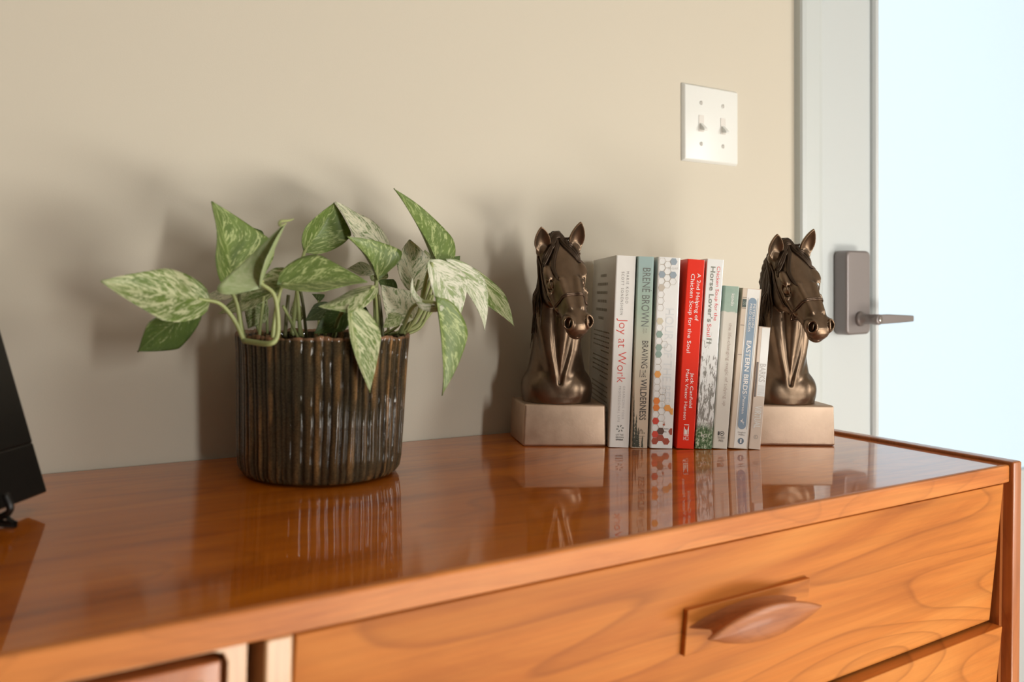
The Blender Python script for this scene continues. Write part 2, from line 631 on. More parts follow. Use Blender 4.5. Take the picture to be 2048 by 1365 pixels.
def base_mesh(back_left):
    """base block: softened edges; the back-left corner may splay out"""
    bm = bmesh.new()
    lo_ = [(-97, 0), (0, 0), (-5, 70), (back_left, 70)]
    hi_ = [(-95.5, 1.2), (-1.5, 1.2), (-6, 69), (back_left + 1, 69)]
    a = [bm.verts.new((x / 1000, y / 1000, 0)) for x, y in lo_]
    b = [bm.verts.new((x / 1000, y / 1000, 0.048)) for x, y in hi_]
    bm.faces.new(a[::-1]); bm.faces.new(b)
    for i in range(4):
        bm.faces.new((a[i], a[(i + 1) % 4], b[(i + 1) % 4], b[i]))
    bmesh.ops.bevel(bm, geom=bm.edges[:], offset=0.0030, segments=4, profile=0.55, affect='EDGES')
    me = bpy.data.meshes.new('bookend_base'); bm.to_mesh(me); bm.free()
    me.polygons.foreach_set('use_smooth', [True] * len(me.polygons))
    return me


def build_horse(loc, rz, label):
    root = empty('horse_bookend', label, 'bookend', loc, rz, 'bronze horse bookends')
    sculpt_horse()
    V, F = surface_nets(S.D, S.lo, S.h)
    # light relaxation keeps the sculpted edges but removes grid steps
    E = np.concatenate([F[:, [0, 1]], F[:, [1, 2]], F[:, [2, 3]], F[:, [3, 0]]])
    for lam in (0.45, -0.2, 0.45, -0.2):
        acc = np.zeros_like(V); cnt = np.zeros(len(V))
        for k in range(3):
            acc[:, k] = np.bincount(E[:, 0], V[E[:, 1], k], len(V)) + np.bincount(E[:, 1], V[E[:, 0], k], len(V))
        cnt = np.bincount(E[:, 0], minlength=len(V)) + np.bincount(E[:, 1], minlength=len(V))
        V = V + lam * (acc / cnt[:, None] - V)
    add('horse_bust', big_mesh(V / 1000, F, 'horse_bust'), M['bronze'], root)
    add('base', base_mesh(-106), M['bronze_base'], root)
    # eyes
    for s in (-1, 1):
        c = EYES[(s + 1) // 2]
        bm = bmesh.new()
        bmesh.ops.create_uvsphere(bm, u_segments=20, v_segments=12, radius=0.0062)
        me = bpy.data.meshes.new('eye'); bm.to_mesh(me); bm.free()
        me.polygons.foreach_set('use_smooth', [True] * len(me.polygons))
        add('eye', me, M['bronze_dark'], root, tuple(c / 1000))
    # mane: overlapping locks falling down the viewer's left side of the neck
    parts = []
    r2 = np.random.default_rng(3)
    for i in range(110):
        t = i / 109
        j = r2.normal(0, 1, 4)
        yc = 8 + 50 * t + j[0]
        zc = np.interp(yc, [0, 8, 20, 32, 44, 54, 60], [238, 240, 238, 230, 217, 200, 180])
        top = np.array([-60 - 3 * t, yc, zc + 2])
        ln = 46 + 42 * math.sin(math.pi * (0.25 + 0.6 * t)) + 9 * j[1]
        zend = max(zc - ln, 112 - 10 * t)
        p = [top]
        for q, (dx, fz) in enumerate(((-8, 0.10), (-15, 0.36), (-18, 0.66), (-20, 1.0))):
            p.append(np.array([top[0] + dx, yc - 3 * fz + 2.4 * math.sin(i * 1.7 + q * 1.3) - 4 * fz * (1 - t), zc + (zend - zc) * fz]))
        path = smooth_path(p, 0.9 + 1.6 * abs(j[2]) * 0.5, 6)
        parts.append(tube(path / 1000, [0.0008, 0.0016, 0.0017, 0.0013, 0.0003], 6, 0.7))
    v, f = merge(parts)
    add('mane', mesh_of(v, f, True), M['bronze_dark'], root)
    # forelock
    parts = []

    def lock(P, r, off=0.8, n=7):
        path = smooth_path([HP(*p) for p in P], off, n)
        parts.append(tube(path / 1000, [x / 1000 for x in r], 6, 0.85))
    for i in range(9):      # bundle sweeping to the left brow
        o = i - 4
        lock([(-2 + o * .3, -4, 2), (-7, 4 + o * .5, 3), (-14, 14 + o * 1.1, 0), (-21, 24 + o * 1.3, -4), (-25.5, 31 + o * 1.2, -9)], [1.2, 1.8, 2.0, 1.8, 0.5], 0.6 + 0.5 * (i % 3))
    for i in range(4):      # long lock beside the forehead
        o = i - 1.5
        lock([(-1, -2, 3), (-4 + o, 8, 4), (-10 + o, 22, 2), (-14 + o * .9, 38, 0), (-12.5 + o * .6, 52, 1), (-10.5, 57, 2)], [1.2, 1.7, 1.7, 1.4, 1.0, 0.3], 0.7 + 0.4 * (i % 2))
    for i in range(9):      # bundle sweeping to the right brow
        o = i - 4
        lock([(1 + o * .3, -5, 2), (5 + o * .7, 3, 3.5), (11 + o * 1.0, 12 - o * .4, 2), (18 + o * .8, 23 - o * .5, -1), (24 + o * .4, 32 - o * .6, -4)], [1.3, 1.9, 2.0, 1.7, 0.5], 0.6 + 0.5 * (i % 3))
    for i in range(5):      # short hair arching over the poll
        o = i - 2
        lock([(-13, 2 + o * 2.2, 0), (-6, -5 + o * 2, 4), (2, -6 + o * 2, 6), (12, 1 + o * 2.4, 3)], [1.0, 2.2, 2.2, 0.8], 1.2)
    v, f = merge(parts)
    add('forelock', mesh_of(v, f, True), M['bronze_dark'], root)
    # bridle
    parts = []
    for s in (-1, 1):
        cheek = [(s * 15, 81, -26), (s * 20, 68, -25), (s * 24, 54, -22), (s * 24.5, 38, -20), (s * 23, 22, -16), (s * 20, 10, -10)]
        for dw in (-1.3, 1.3):
            path = smooth_path([HP(u, v, w + dw) for u, v, w in cheek], 0.5, 8)
            parts.append(tube(path / 1000, 0.00085, 6))
        cheekb = [(s * 15, 83, -27), (s * 12, 78, -38), (s * 5, 74, -46), (0, 73, -47)]
        path = smooth_path([HP(*p) for p in cheekb], 0.6, 8)
        parts.append(tube(path / 1000, 0.0011, 6))
    band = [(-15, 81, -26), (-16.5, 79, -17), (-14, 77, -6), (-7, 76, 2), (0, 75.5, 3), (7, 76, 2), (14, 77, -6), (16.5, 79, -17), (15, 81, -26)]
    for dv in (-0.9, 0.9):
        path = smooth_path([HP(u, v + dv, w) for u, v, w in band], 0.5, 8)
        parts.append(tube(path / 1000, 0.00095, 6))
    v, f = merge(parts)
    add('bridle', mesh_of(v, f, True), M['bronze_strap'], root)
    for s in (-1, 1):
        c = snap(HP(s * 15.5, 82, -26.5), 1.2)
        v, f = tube(np.array([c + 2.4 * (math.cos(a) * AX_A + math.sin(a) * AX_N) for a in np.linspace(0, 2 * math.pi, 15)]) / 1000, 0.0006, 6)
        add('bridle_ring', mesh_of(v, f, True), M['bronze_strap'], root)
    return root


def copy_tree(o, parent=None):
    c = o.copy()
    COL.objects.link(c)
    c.parent = parent
    for ch in list(o.children):
        copy_tree(ch, c)
    return c


PIV = np.array([-0.3261, -0.1340, 0])
horse = build_horse(tuple(PIV + np.array([-0.0020, 0.0011, 0])), math.radians(-28), 'bronze horse head bookend on the left, against the white book with red title')
horse2 = copy_tree(horse)
horse2.location = (-0.3261 + 0.2481, -0.1340 - 0.1211, 0)
horse2.rotation_euler = (0, 0, math.radians(-29.6))
horse2['label'] = 'bronze horse head bookend on the right, in front of the door trim'
for ch in horse2.children:
    if ch.name.startswith('base'):
        ch.data = base_mesh(-97)
        ch.data.materials.append(M['bronze_base'])

# ================================================================== materials of the room and furniture
def wall_mat():
    m, nt, b = new_mat('wall_paint')
    co = objco(nt)
    n1 = noise(nt, co, 700, 2)
    n2 = noise(nt, co, 2.2, 2)
    c = mixc(nt, n2.outputs[0], (0.600, 0.555, 0.455), (0.625, 0.580, 0.480))
    nt.links.new(c, b.inputs['Base Color'])
    setp(b, Roughness=0.72)
    bump(nt, b, n1.outputs[0], 0.12, 0.0006)
    return m


def wood(name, c_light, c_mid, c_dark, axis='x', scale=1.0, rough=0.28, coat=0.6, rings=0.0, lum=1.0, seed=0.0, coat_ior=1.5, spec=0.5):
    """straight or cathedral grain running along the given axis"""
    m, nt, b = new_mat(name)
    co = objco(nt)
    st = {'x': (1.2, 9, 9), 'y': (9, 1.2, 9), 'z': (9, 9, 1.2)}[axis]
    v = mapping(nt, co, tuple(q * scale for q in st), (seed, seed * 1.7, seed * 0.6))
    n1 = noise(nt, v, 2.0, 6, 0.62, 1.2)
    fine = noise(nt, mapping(nt, co, tuple(q * scale * (0.8 if q < 2 else 6) for q in st), (seed, 0, 0)), 6.0, 3, 0.6)
    r = ramp(nt, [(0.30, c_dark), (0.48, c_mid), (0.66, c_light)])
    nt.links.new(n1.outputs[0], r.inputs[0])
    col = r.outputs[0]
    if rings > 0:
        # contour lines of a slow noise field: the flame figure of a flat-sawn board
        slow = noise(nt, mapping(nt, co, tuple(q * scale * (1.0 if q < 2 else 0.42) for q in st), (seed * 2.1 + 3, 1, seed)), 1.5, 2, 0.45, 0.6)
        t = math_n(nt, 'MULTIPLY', slow.outputs[0], 20.0)
        fr = math_n(nt, 'FRACT', t)
        ln = ramp(nt, [(0.0, (1, 1, 1)), (0.10, (0.35, 0.35, 0.35)), (0.45, (0, 0, 0)), (0.93, (0, 0, 0)), (1.0, (1, 1, 1))])
        nt.links.new(fr, ln.inputs[0])
        col = mixc(nt, math_n(nt, 'MULTIPLY', ln.outputs[0], rings), col, tuple(q * 0.62 for q in c_dark))
    f2 = ramp(nt, [(0.35, (0.80, 0.80, 0.80)), (0.6, (1, 1, 1))])
    nt.links.new(fine.outputs[0], f2.inputs[0])
    col = mixc(nt, 0.6, col, f2.outputs[0], 'MULTIPLY')
    nt.links.new(col, b.inputs['Base Color'])
    setp(b, Roughness=rough, Coat_Weight=coat, Coat_Roughness=0.07, Coat_IOR=coat_ior, Specular_IOR_Level=spec)
    bump(nt, b, fine.outputs[0], 0.05, 0.0004)
    return m


def top_mat():
    m = wood('dresser_top_varnish', (0.62, 0.165, 0.006), (0.52, 0.125, 0.004), (0.32, 0.065, 0.002), 'x', 0.9, 0.30, 1.0, 0.30, seed=4.0, coat_ior=1.54)
    nt = m.node_tree
    b = nt.nodes['Principled BSDF']
    b.inputs['Specular IOR Level'].default_value = 0.05
    co = objco(nt)
    w = noise(nt, mapping(nt, co, (1.5, 6, 1), (2, 0, 0)), 3.0, 5, 0.6)
    r = math_n(nt, 'ADD', math_n(nt, 'MULTIPLY', w.outputs[0], 0.05), 0.008)
    nt.links.new(r, b.inputs['Coat Roughness'])
    # hairline scratches in the varnish
    v = nt.nodes.new('ShaderNodeTexVoronoi')
    v.feature = 'DISTANCE_TO_EDGE'
    v.inputs['Scale'].default_value = 38
    nt.links.new(mapping(nt, co, (1, 1.6, 1), (0, 0, 0), (0, 0, 0.6)), v.inputs['Vector'])
    sc = ramp(nt, [(0.0, (1, 1, 1)), (0.012, (0, 0, 0))])
    nt.links.new(v.outputs[0], sc.inputs[0])
    msk = noise(nt, co, 14, 2)
    mk = ramp(nt, [(0.58, (0, 0, 0)), (0.68, (1, 1, 1))])
    nt.links.new(msk.outputs[0], mk.inputs[0])
    h = math_n(nt, 'MULTIPLY', sc.outputs[0], mk.outputs[0])
    bm_ = N(nt, 'ShaderNodeBump')
    bm_.inputs['Strength'].default_value = 0.10
    bm_.inputs['Distance'].default_value = 0.0003
    nt.links.new(h, bm_.inputs['Height'])
    nt.links.new(bm_.outputs[0], b.inputs['Coat Normal'])
    return m


M['wall'] = wall_mat()
M['wall_far'] = plain('far_wall_darkened', (0.22, 0.18, 0.14), 0.8)  # unseen walls: room's dimness put into the colour, cuts fill and darkens reflections
M['trim'] = plain('white_trim_paint', (0.56, 0.61, 0.61), 0.35)
M['door'] = plain('white_door_paint', (0.56, 0.61, 0.62), 0.38)
M['ceiling'] = plain('ceiling_paint', (0.60, 0.57, 0.52), 0.8)
M['top'] = top_mat()
M['wood_edge'] = wood('dresser_edge_wood', (0.66, 0.25, 0.060), (0.60, 0.205, 0.045), (0.46, 0.135, 0.025), 'x', 1.2, 0.42, 0.0, 0.3, seed=1.0, spec=0.30)
M['wood_front'] = wood('drawer_veneer', (0.60, 0.225, 0.046), (0.53, 0.175, 0.030), (0.38, 0.105, 0.016), 'x', 0.75, 0.46, 0.0, 0.48, seed=7.3, spec=0.22)
M['wood_side'] = wood('dresser_side_wood', (0.50, 0.170, 0.050), (0.42, 0.130, 0.034), (0.32, 0.088, 0.022), 'z', 1.2, 0.34, 0.45, 0.2, seed=2.0)
M['wood_pale'] = wood('dresser_frame_wood', (0.66, 0.38, 0.19), (0.60, 0.33, 0.155), (0.46, 0.22, 0.09), 'z', 1.2, 0.36, 0.4, 0.15, seed=5.0)
M['wood_handle'] = wood('handle_wood', (0.50, 0.190, 0.070), (0.42, 0.145, 0.048), (0.30, 0.090, 0.028), 'x', 2.5, 0.42, 0.1, 0.3, seed=3.0, spec=0.3)
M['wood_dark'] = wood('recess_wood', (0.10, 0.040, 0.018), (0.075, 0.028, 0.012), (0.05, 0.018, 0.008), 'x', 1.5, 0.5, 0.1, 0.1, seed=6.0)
M['floor'] = wood('floor_oak', (0.42, 0.25, 0.13), (0.34, 0.19, 0.09), (0.22, 0.115, 0.05), 'y', 0.5, 0.35, 0.3, 0.35, seed=9.0)

# ================================================================== room shell
FZ = -0.76
TAU = -0.0282


def struct(name, me, m, parent=None, loc=None):
    o = add(name, me, m, parent, loc)
    if parent is None:
        o['kind'] = 'structure'
    return o


struct('floor', box_mesh(-3.0, 1.7, -3.9, 0.15, FZ - 0.05, FZ), M['floor'])
struct('ceiling', box_mesh(-3.0, 1.7, -3.9, 0.12, 1.68, 1.73), M['ceiling'])
XC0, XC1 = 0.1660, 0.2225            # door casing, at the height of the horse heads
XD1 = 1.17
struct('wall_back', box_mesh(-3.0, XC0 + 0.03, 0.0, 0.12, FZ, 1.68), M['wall'])
struct('wall_back_right', box_mesh(XD1 + 0.03, 1.7, 0.0, 0.12, FZ, 1.68), M['wall'])
struct('wall_back_over_door', box_mesh(XC0 + 0.03, XD1 + 0.03, 0.0, 0.12, 1.36, 1.68), M['wall'])
struct('wall_left', box_mesh(-3.1, -3.0, -3.9, 0.12, FZ, 1.68), M['wall_far'])
struct('wall_right', box_mesh(1.7, 1.8, -3.9, 0.12, FZ, 1.68), M['wall'])
struct('wall_front', box_mesh(-3.0, 1.7, -4.0, -3.9, FZ, 1.68), M['wall_far'])

# door casing (moulded), left leg in view
def leaning(o, zc=0.25):
    """the old door frame leans by a degree or so"""
    o.rotation_euler = (0, TAU, 0)
    return o


def at_wall(x, z=0.25):
    return (x, 0, z)


zt, zb = 1.36 - 0.25, FZ - 0.25 + 0.002
cas = [(0, 0), (0, -0.011), (0.002, -0.0145), (0.010, -0.0165), (0.040, -0.0175), (0.050, -0.0150), (0.0545, -0.0125), (0.0565, -0.0095), (0.0565, 0.0)]
c1 = struct('trim_1', prism_mesh(cas, 'z', zb, zt, 0.0), M['trim'])
c1.location = at_wall(XC0); leaning(c1)
c2 = struct('trim_2', prism_mesh([(-x, y) for x, y in cas][::-1], 'z', zb, zt, 0.0), M['trim'])
c2.location = at_wall(XD1 + 0.06)
c3 = struct('trim_3', box_mesh(XC0 - 0.03, XD1 + 0.06, -0.018, 0, 1.36, 1.42, 0.002), M['trim'])
struct('baseboard_back', box_mesh(-3.0, XC0 - 0.02, -0.012, 0, FZ, FZ + 0.09, 0.002), M['trim'])

# door leaf: stiles and rails, glazing beads, glass, keypad lock with lever
door = bpy.data.objects.new('door_1', None)
COL.objects.link(door)
door['kind'] = 'structure'
door['label'] = 'white door with a tall glass pane and a grey keypad lock'
door.location = at_wall(0.2265); leaning(door)
DW = XD1 - 0.2265
SW = 0.1445                          # stile width up to the bead
DF = 0.0005                          # door face, nearly level with the wall
zg = -0.46                           # bottom of the glass in door coordinates (0 = lock height)
add('stile', box_mesh(0, SW, DF, 0.045, zb, zt - 0.01, 0.0012), M['door'], door)
add('stile', box_mesh(DW - SW, DW - 0.004, DF, 0.045, zb, zt - 0.01, 0.0012), M['door'], door)
add('rail', box_mesh(SW, DW - SW, DF, 0.045, zb, zg, 0.0012), M['door'], door)
add('rail', box_mesh(SW, DW - SW, DF, 0.045, zt - 0.15, zt - 0.01, 0.0012), M['door'], door)
bead = [(0, 0), (0, -0.004), (0.003, -0.0085), (0.009, -0.010), (0.0125, -0.006), (0.0175, -0.004), (0.0175, 0.002), (0.0, 0.002)]
add('glazing_bead', prism_mesh([(SW + x, y + DF) for x, y in bead], 'z', zg, zt - 0.15), M['door'], door)
add('glazing_bead', prism_mesh([(DW - SW - x, y + DF) for x, y in bead][::-1], 'z', zg, zt - 0.15), M['door'], door)
add('glazing_bead', box_mesh(SW, DW - SW, -0.006, 0.002, zg, zg + 0.017, 0.002), M['door'], door)
gm, nt, b = new_mat('door_glass')
nt.nodes.remove(b)
tr = N(nt, 'ShaderNodeBsdfTransparent'); tr.inputs[0].default_value = (0.97, 0.985, 0.99, 1)
gl = N(nt, 'ShaderNodeBsdfGlossy'); gl.inputs['Roughness'].default_value = 0.02
fz = N(nt, 'ShaderNodeLayerWeight')
fz_o = math_n(nt, 'ADD', math_n(nt, 'MULTIPLY', math_n(nt, 'POWER', fz.outputs['Facing'], 5), 0.9), 0.04)
mx = N(nt, 'ShaderNodeMixShader')
nt.links.new(fz_o, mx.inputs[0]); nt.links.new(tr.outputs[0], mx.inputs[1]); nt.links.new(gl.outputs[0], mx.inputs[2])
nt.links.new(mx.outputs[0], nt.nodes['Material Output'].inputs[0])
add('glass_pane', box_mesh(SW + 0.004, DW - SW - 0.004, 0.018, 0.022, zg + 0.004, zt - 0.154), gm, door)

# keypad lock body: rounded slab, thumb rose, lever
m_lock, nt, b = new_mat('lock_satin_nickel')
nn_ = noise(nt, objco(nt), 900, 2)
setp(b, Base_Color=(0.24, 0.215, 0.21), Metallic=0.5, Roughness=0.42)
bump(nt, b, nn_.outputs[0], 0.06, 0.0002)
M['lock'] = m_lock
lx0 = 0.2665 - 0.2265


def round_rect(w, h, r, n=6):
    pts = []
    for cx, cy, a0 in ((w / 2 - r, h / 2 - r, 0), (-w / 2 + r, h / 2 - r, 90), (-w / 2 + r, -h / 2 + r, 180), (w / 2 - r, -h / 2 + r, 270)):
        for k in range(n + 1):
            a = math.radians(a0 + 90 * k / n)
            pts.append((cx + r * math.cos(a), cy + r * math.sin(a)))
    return pts


lockp = prism_mesh([(x + lx0 + 0.0325, z - 0.065) for x, z in round_rect(0.065, 0.141, 0.010)], 'y', -0.0262, 0.0, 0.0038, 4)
lock = add('door_lock', lockp, M['lock'], door)
lock['label'] = 'grey keypad lock body with lever'


def lathe(prof, n=32, axis='y', c=(0, 0, 0)):
    V, F = [], []
    for i, (r, h) in enumerate(prof):
        for k in range(n):
            a = 2 * math.pi * k / n
            p = {'y': (r * math.cos(a), h, r * math.sin(a)), 'z': (r * math.cos(a), r * math.sin(a), h), 'x': (h, r * math.cos(a), r * math.sin(a))}[axis]
            V.append((p[0] + c[0], p[1] + c[1], p[2] + c[2]))
    for i in range(len(prof) - 1):
        for k in range(n):
            a, b_ = i * n + k, i * n + (k + 1) % n
            F.append((a, b_, b_ + n, a + n))
    F.append(tuple(range(n))[::-1]); F.append(tuple(range((len(prof) - 1) * n, len(prof) * n)))
    return V, F


def fix_normals(me):
    bm = bmesh.new(); bm.from_mesh(me)
    bmesh.ops.recalc_face_normals(bm, faces=bm.faces[:])
    bm.to_mesh(me); bm.free()
    return me


lc = (lx0 + 0.034, 0, -0.109)
v, f = lathe([(0.0125, -0.0255), (0.0125, -0.0290), (0.0112, -0.0315), (0.0085, -0.0325), (0.0082, -0.052), (0.0088, -0.0535), (0.0088, -0.062), (0.0080, -0.0632), (0.0, -0.0635)], 28, 'y', lc)
add('rose', fix_normals(mesh_of(v, f, True)), M['lock'], lock)
lev = prism_mesh([(lc[0] + x, lc[2] + z) for x, z in ((-0.002, -0.0078), (-0.002, 0.0078), (0.030, 0.0080), (0.075, 0.0055), (0.101, 0.0040), (0.101, -0.0060), (0.06, -0.0072))], 'y', -0.0615, -0.0535, 0.0018, 3)
add('lever', lev, M['lock'], lock)
v, f = lathe([(0.0042, -0.0635), (0.0042, -0.0650), (0.0, -0.0650)], 20, 'y', lc)
add('lever_button', fix_normals(mesh_of(v, f, True)), plain('lock_bright', (0.62, 0.60, 0.60), 0.25, Metallic=0.9), lock)

# light switch plate with two toggles
sw = empty('light_switch', 'white double toggle light switch plate on the beige wall left of the door', 'light switch', (-0.093, 0, 0.4852))
sw.rotation_euler = (0, TAU, 0)
M['plastic'] = plain('switch_plastic', (0.78, 0.80, 0.77), 0.3)
M['plastic_shade'] = plain('switch_toggle_plastic', (0.70, 0.68, 0.64), 0.3)
M['screw'] = plain('switch_screw', (0.68, 0.68, 0.64), 0.35)
plw, plh = 0.1165, 0.1145
bm = bmesh.new()
a = [bm.verts.new(p) for p in ((0, 0, 0), (plw, 0, 0), (plw, 0, -plh), (0, 0, -plh))]
c_ = [bm.verts.new(p) for p in ((0.0035, -0.0062, -0.0035), (plw - 0.0035, -0.0062, -0.0035), (plw - 0.0035, -0.0062, -plh + 0.0035), (0.0035, -0.0062, -plh + 0.0035))]
bm.faces.new(a); bm.faces.new(c_[::-1])
for i in range(4):
    bm.faces.new((a[i], c_[i], c_[(i + 1) % 4], a[(i + 1) % 4]))
bmesh.ops.recalc_face_normals(bm, faces=bm.faces[:])
bmesh.ops.bevel(bm, geom=bm.edges[:], offset=0.0014, segments=3, profile=0.5, affect='EDGES')
me = bpy.data.meshes.new('plate'); bm.to_mesh(me); bm.free()
me.polygons.foreach_set('use_smooth', [True] * len(me.polygons))
add('switch_plate', me, M['plastic'], sw)
for tx in (0.0355, 0.0810):
    fr = add('toggle_frame', prism_mesh([(tx + x, -plh / 2 + z) for x, z in round_rect(0.0108, 0.0245, 0.001, 3)], 'y', -0.0069, -0.006, 0.0003, 1), M['plastic_shade'], sw)
    tg = prism_mesh([(-0.006, -0.0085), (-0.0065, 0.001), (-0.0150, -0.0075), (-0.0165, -0.0105), (-0.0150, -0.0120)], 'x', tx - 0.0036, tx + 0.0036, 0.0008, 2)
    tg.transform(Matrix.Translation((0, 0, -plh / 2)))
    add('toggle', tg, M['plastic'], sw)
    for dz in (0.030, -0.030):
        v, f = lathe([(0.0032, -0.006), (0.0031, -0.0068), (0.0022, -0.0073), (0.0, -0.0075)], 18, 'y', (tx, 0, -plh / 2 + dz))
        scw = add('screw', fix_normals(mesh_of(v, f, True)), M['screw'], sw)
        add('screw_slot', box_mesh(tx - 0.0005, tx + 0.0005, -0.0077, -0.0070, -plh / 2 + dz - 0.0026, -plh / 2 + dz + 0.0026), plain('slot_shadow', (0.42, 0.40, 0.36), 0.6), scw)

# ================================================================== dresser
D = 0.4141
dr = empty('dresser', 'orange brown varnished wooden dresser carrying the plant, books and bookends', 'dresser', (-0.9, -0.2, FZ))


def dpart(name, me, m, parent=None):
    me.transform(Matrix.Translation((0.9, 0.2, -FZ)))
    return add(name, me, m, parent or dr)


XL = -1.72
tp = dpart('top', box_mesh(XL, -0.0005, -D + 0.004, -0.003, -0.0185, 0.0, 0.0008, 2), M['top'])
# front lipping: solid strip with rounded arris, a different cut of wood
lip = [(-D, -0.0022), (-D + 0.0006, -0.0008), (-D + 0.0020, -0.0001), (-D + 0.0042, -0.0001), (-D + 0.0042, -0.0186), (-D + 0.0016, -0.0190), (-D, -0.0178)]
dpart('front_edge', prism_mesh(lip, 'x', XL, -0.0005), M['wood_edge'])
side = [(-D - 0.0040, -0.757), (-D - 0.0060, -0.40), (-D - 0.0040, 0.0018), (-D - 0.0030, 0.0034), (-0.003, 0.0034), (-0.003, -0.757)]
dpart('side_panel', prism_mesh(side, 'x', 0.0005, 0.0175, 0.0014, 3), M['wood_side'])
dpart('side_panel', prism_mesh(side, 'x', XL - 0.0185, XL - 0.0005, 0.0014, 3), M['wood_side'])
dpart('back_panel', box_mesh(XL, 0, -0.012, -0.004, -0.60, -0.019), M['wood_dark'])
dpart('bottom_panel', box_mesh(XL, 0, -D + 0.02, -0.012, -0.60, -0.582), M['wood_side'])
dpart('inner_carcass', box_mesh(XL, -0.002, -D + 0.120, -D + 0.128, -0.582, -0.0188), M['wood_dark'])
dpart('inner_side', box_mesh(-0.005, 0.0004, -D + 0.006, -D + 0.119, -0.60, -0.0188), M['wood_side'])
XP = -0.7838
post = dpart('post', prism_mesh([(XP - 0.0158, -D + 0.0005), (XP, -D + 0.0005), (XP, -D + 0.119), (XP - 0.0158, -D + 0.119)], 'z', -0.60, -0.0190, 0.0016, 3), M['wood_pale'])
# drawers: fronts slope inwards towards the bottom, each top edge standing proud below the one above
ZT = [-0.0196, -0.1722, -0.3240]
ZB = [-0.1698, -0.3216, -0.4740]
for i in range(3):
    zt_, zb_ = ZT[i], ZB[i]
    xr = -0.0105 if i == 0 else -0.0085
    me = prism_mesh([(-D + 0.0005, zt_), (-D + 0.0130, zb_), (-D + 0.034, zb_), (-D + 0.034, zt_)], 'x', XP + 0.0012, xr, 0.0010, 2)
    drawer = dpart('drawer', me, M['wood_front'])
    zc = zt_ - 0.062
    px0, px1 = -0.4785, -0.3335
    slope = 0.0125 / (zt_ - zb_)

    def yf(z):
        return -D + 0.0005 + slope * (zt_ - z)
    # backplate: slab standing on the drawer front, its top edge undercut
    z1, z0 = zt_ - 0.0448, zt_ - 0.0810
    bp = prism_mesh([(yf(z1) + 0.001, z1), (yf(z1) - 0.0048, z1), (yf(z0) - 0.0048, z0), (yf(z0) + 0.001, z0)], 'x', px0, px1, 0.0007, 2)
    hd = dpart('handle', bp, M['wood_front'], drawer)
    hd['label'] = 'wooden pull with a boat shaped face on a rectangular backplate'
    # boat-shaped pull: lens outline, slightly domed face, on a hollowed neck
    xc, zcn, L, Hh = -0.4135, zt_ - 0.0585, 0.0650, 0.0130
    nu = 40
    # neck: concave stem behind the lens
    V2, F2 = [], []
    prof = [(0.0, 0.98, 0.80), (0.25, 0.86, 0.58), (0.5, 0.78, 0.46), (0.75, 0.84, 0.58), (1.0, 0.98, 0.94)]
    y0n, y1n = yf(zcn) - 0.0048, yf(zcn) - 0.0262
    for t, sx_, sz_ in prof:
        for j in range(nu):
            a = 2 * math.pi * j / nu
            ca, sa = math.cos(a), math.sin(a)
            V2.append((xc + L * sx_ * ca, y0n + (y1n - y0n) * t, zcn + Hh * sz_ * (1 - ca * ca) * (1 if sa > 0 else -1)))
    for k in range(len(prof) - 1):
        for j in range(nu):
            a_, b_ = k * nu + j, k * nu + (j + 1) % nu
            F2.append((a_, b_, b_ + nu, a_ + nu))
    # join neck and lens into the pull
    off = len(V2)
    y_l = y1n
    V3 = V2[:]
    for k, (dy, s_) in enumerate([(0.0, 1.0), (-0.0012, 1.02), (-0.0024, 1.01), (-0.0034, 0.94), (-0.0042, 0.55), (-0.0044, 0.02)]):
        for j in range(nu):
            a = 2 * math.pi * j / nu
            ca, sa = math.cos(a), math.sin(a)
            V3.append((xc + L * s_ * ca, y_l + dy, zcn + Hh * s_ * (1 - ca * ca) * (1 if sa > 0 else -1)))
    F3 = F2[:]
    for k in range(5):
        for j in range(nu):
            a_, b_ = off + k * nu + j, off + k * nu + (j + 1) % nu
            F3.append((a_, b_, b_ + nu, a_ + nu))
    F3.append(tuple(range(off + 5 * nu, off + 6 * nu)))
    me = fix_normals(mesh_of(V3, F3, True))
    me.transform(Matrix.Translation((0.9, 0.2, -FZ)))
    add('pull', me, M['wood_handle'], hd)
# left bay: narrow face frame with a rounded corner, inset panelled door
XJ = -0.8085
fr_pts = [(XJ, -0.0190), (XJ, -0.60), (XJ - 0.0105, -0.60), (XJ - 0.0105, -0.0275), (XJ - 0.0125, -0.0225), (XJ - 0.018, -0.0205), (XL, -0.0203), (XL, -0.0190)]
ff = prism_mesh(fr_pts, 'y', -D + 0.003, -D + 0.029, 0.0006, 2)
dpart('inner_side', box_mesh(XJ - 0.0105, XJ - 0.0002, -D + 0.0295, -D + 0.119, -0.582, -0.0190), M['wood_dark'])
dpart('face_frame', ff, M['wood_pale'])
dpart('recess', box_mesh(XL, XJ - 0.0107, -D + 0.030, -D + 0.0335, -0.582, -0.0205), M['wood_dark'])
cd = dpart('cabinet_door', box_mesh(XL + 0.01, XJ - 0.0135, -D + 0.004, -D + 0.028, -0.597, -0.0262, 0.0010, 2), M['wood_side'])
ins = [(0.0085, 0.0030), (0.0110, 0.0000), (0.0150, 0.0000), (0.0170, 0.0028)]
xa, xb_, za, zb2 = XL + 0.01, XJ - 0.0135, -0.597, -0.0262
V, F = [], []
for d_, y_ in ins:
    for x, z in ((xa + d_, za + d_), (xb_ - d_, za + d_), (xb_ - d_, zb2 - d_), (xa + d_, zb2 - d_)):
        V.append((x, -D + 0.0042 - 0.0030 + y_, z))
for k in range(3):
    for j in range(4):
        F.append((k * 4 + j, k * 4 + (j + 1) % 4, k * 4 + 4 + (j + 1) % 4, k * 4 + 4 + j))
mo = fix_normals(mesh_of(V, F))
mo.transform(Matrix.Translation((0.9, 0.2, -FZ)))
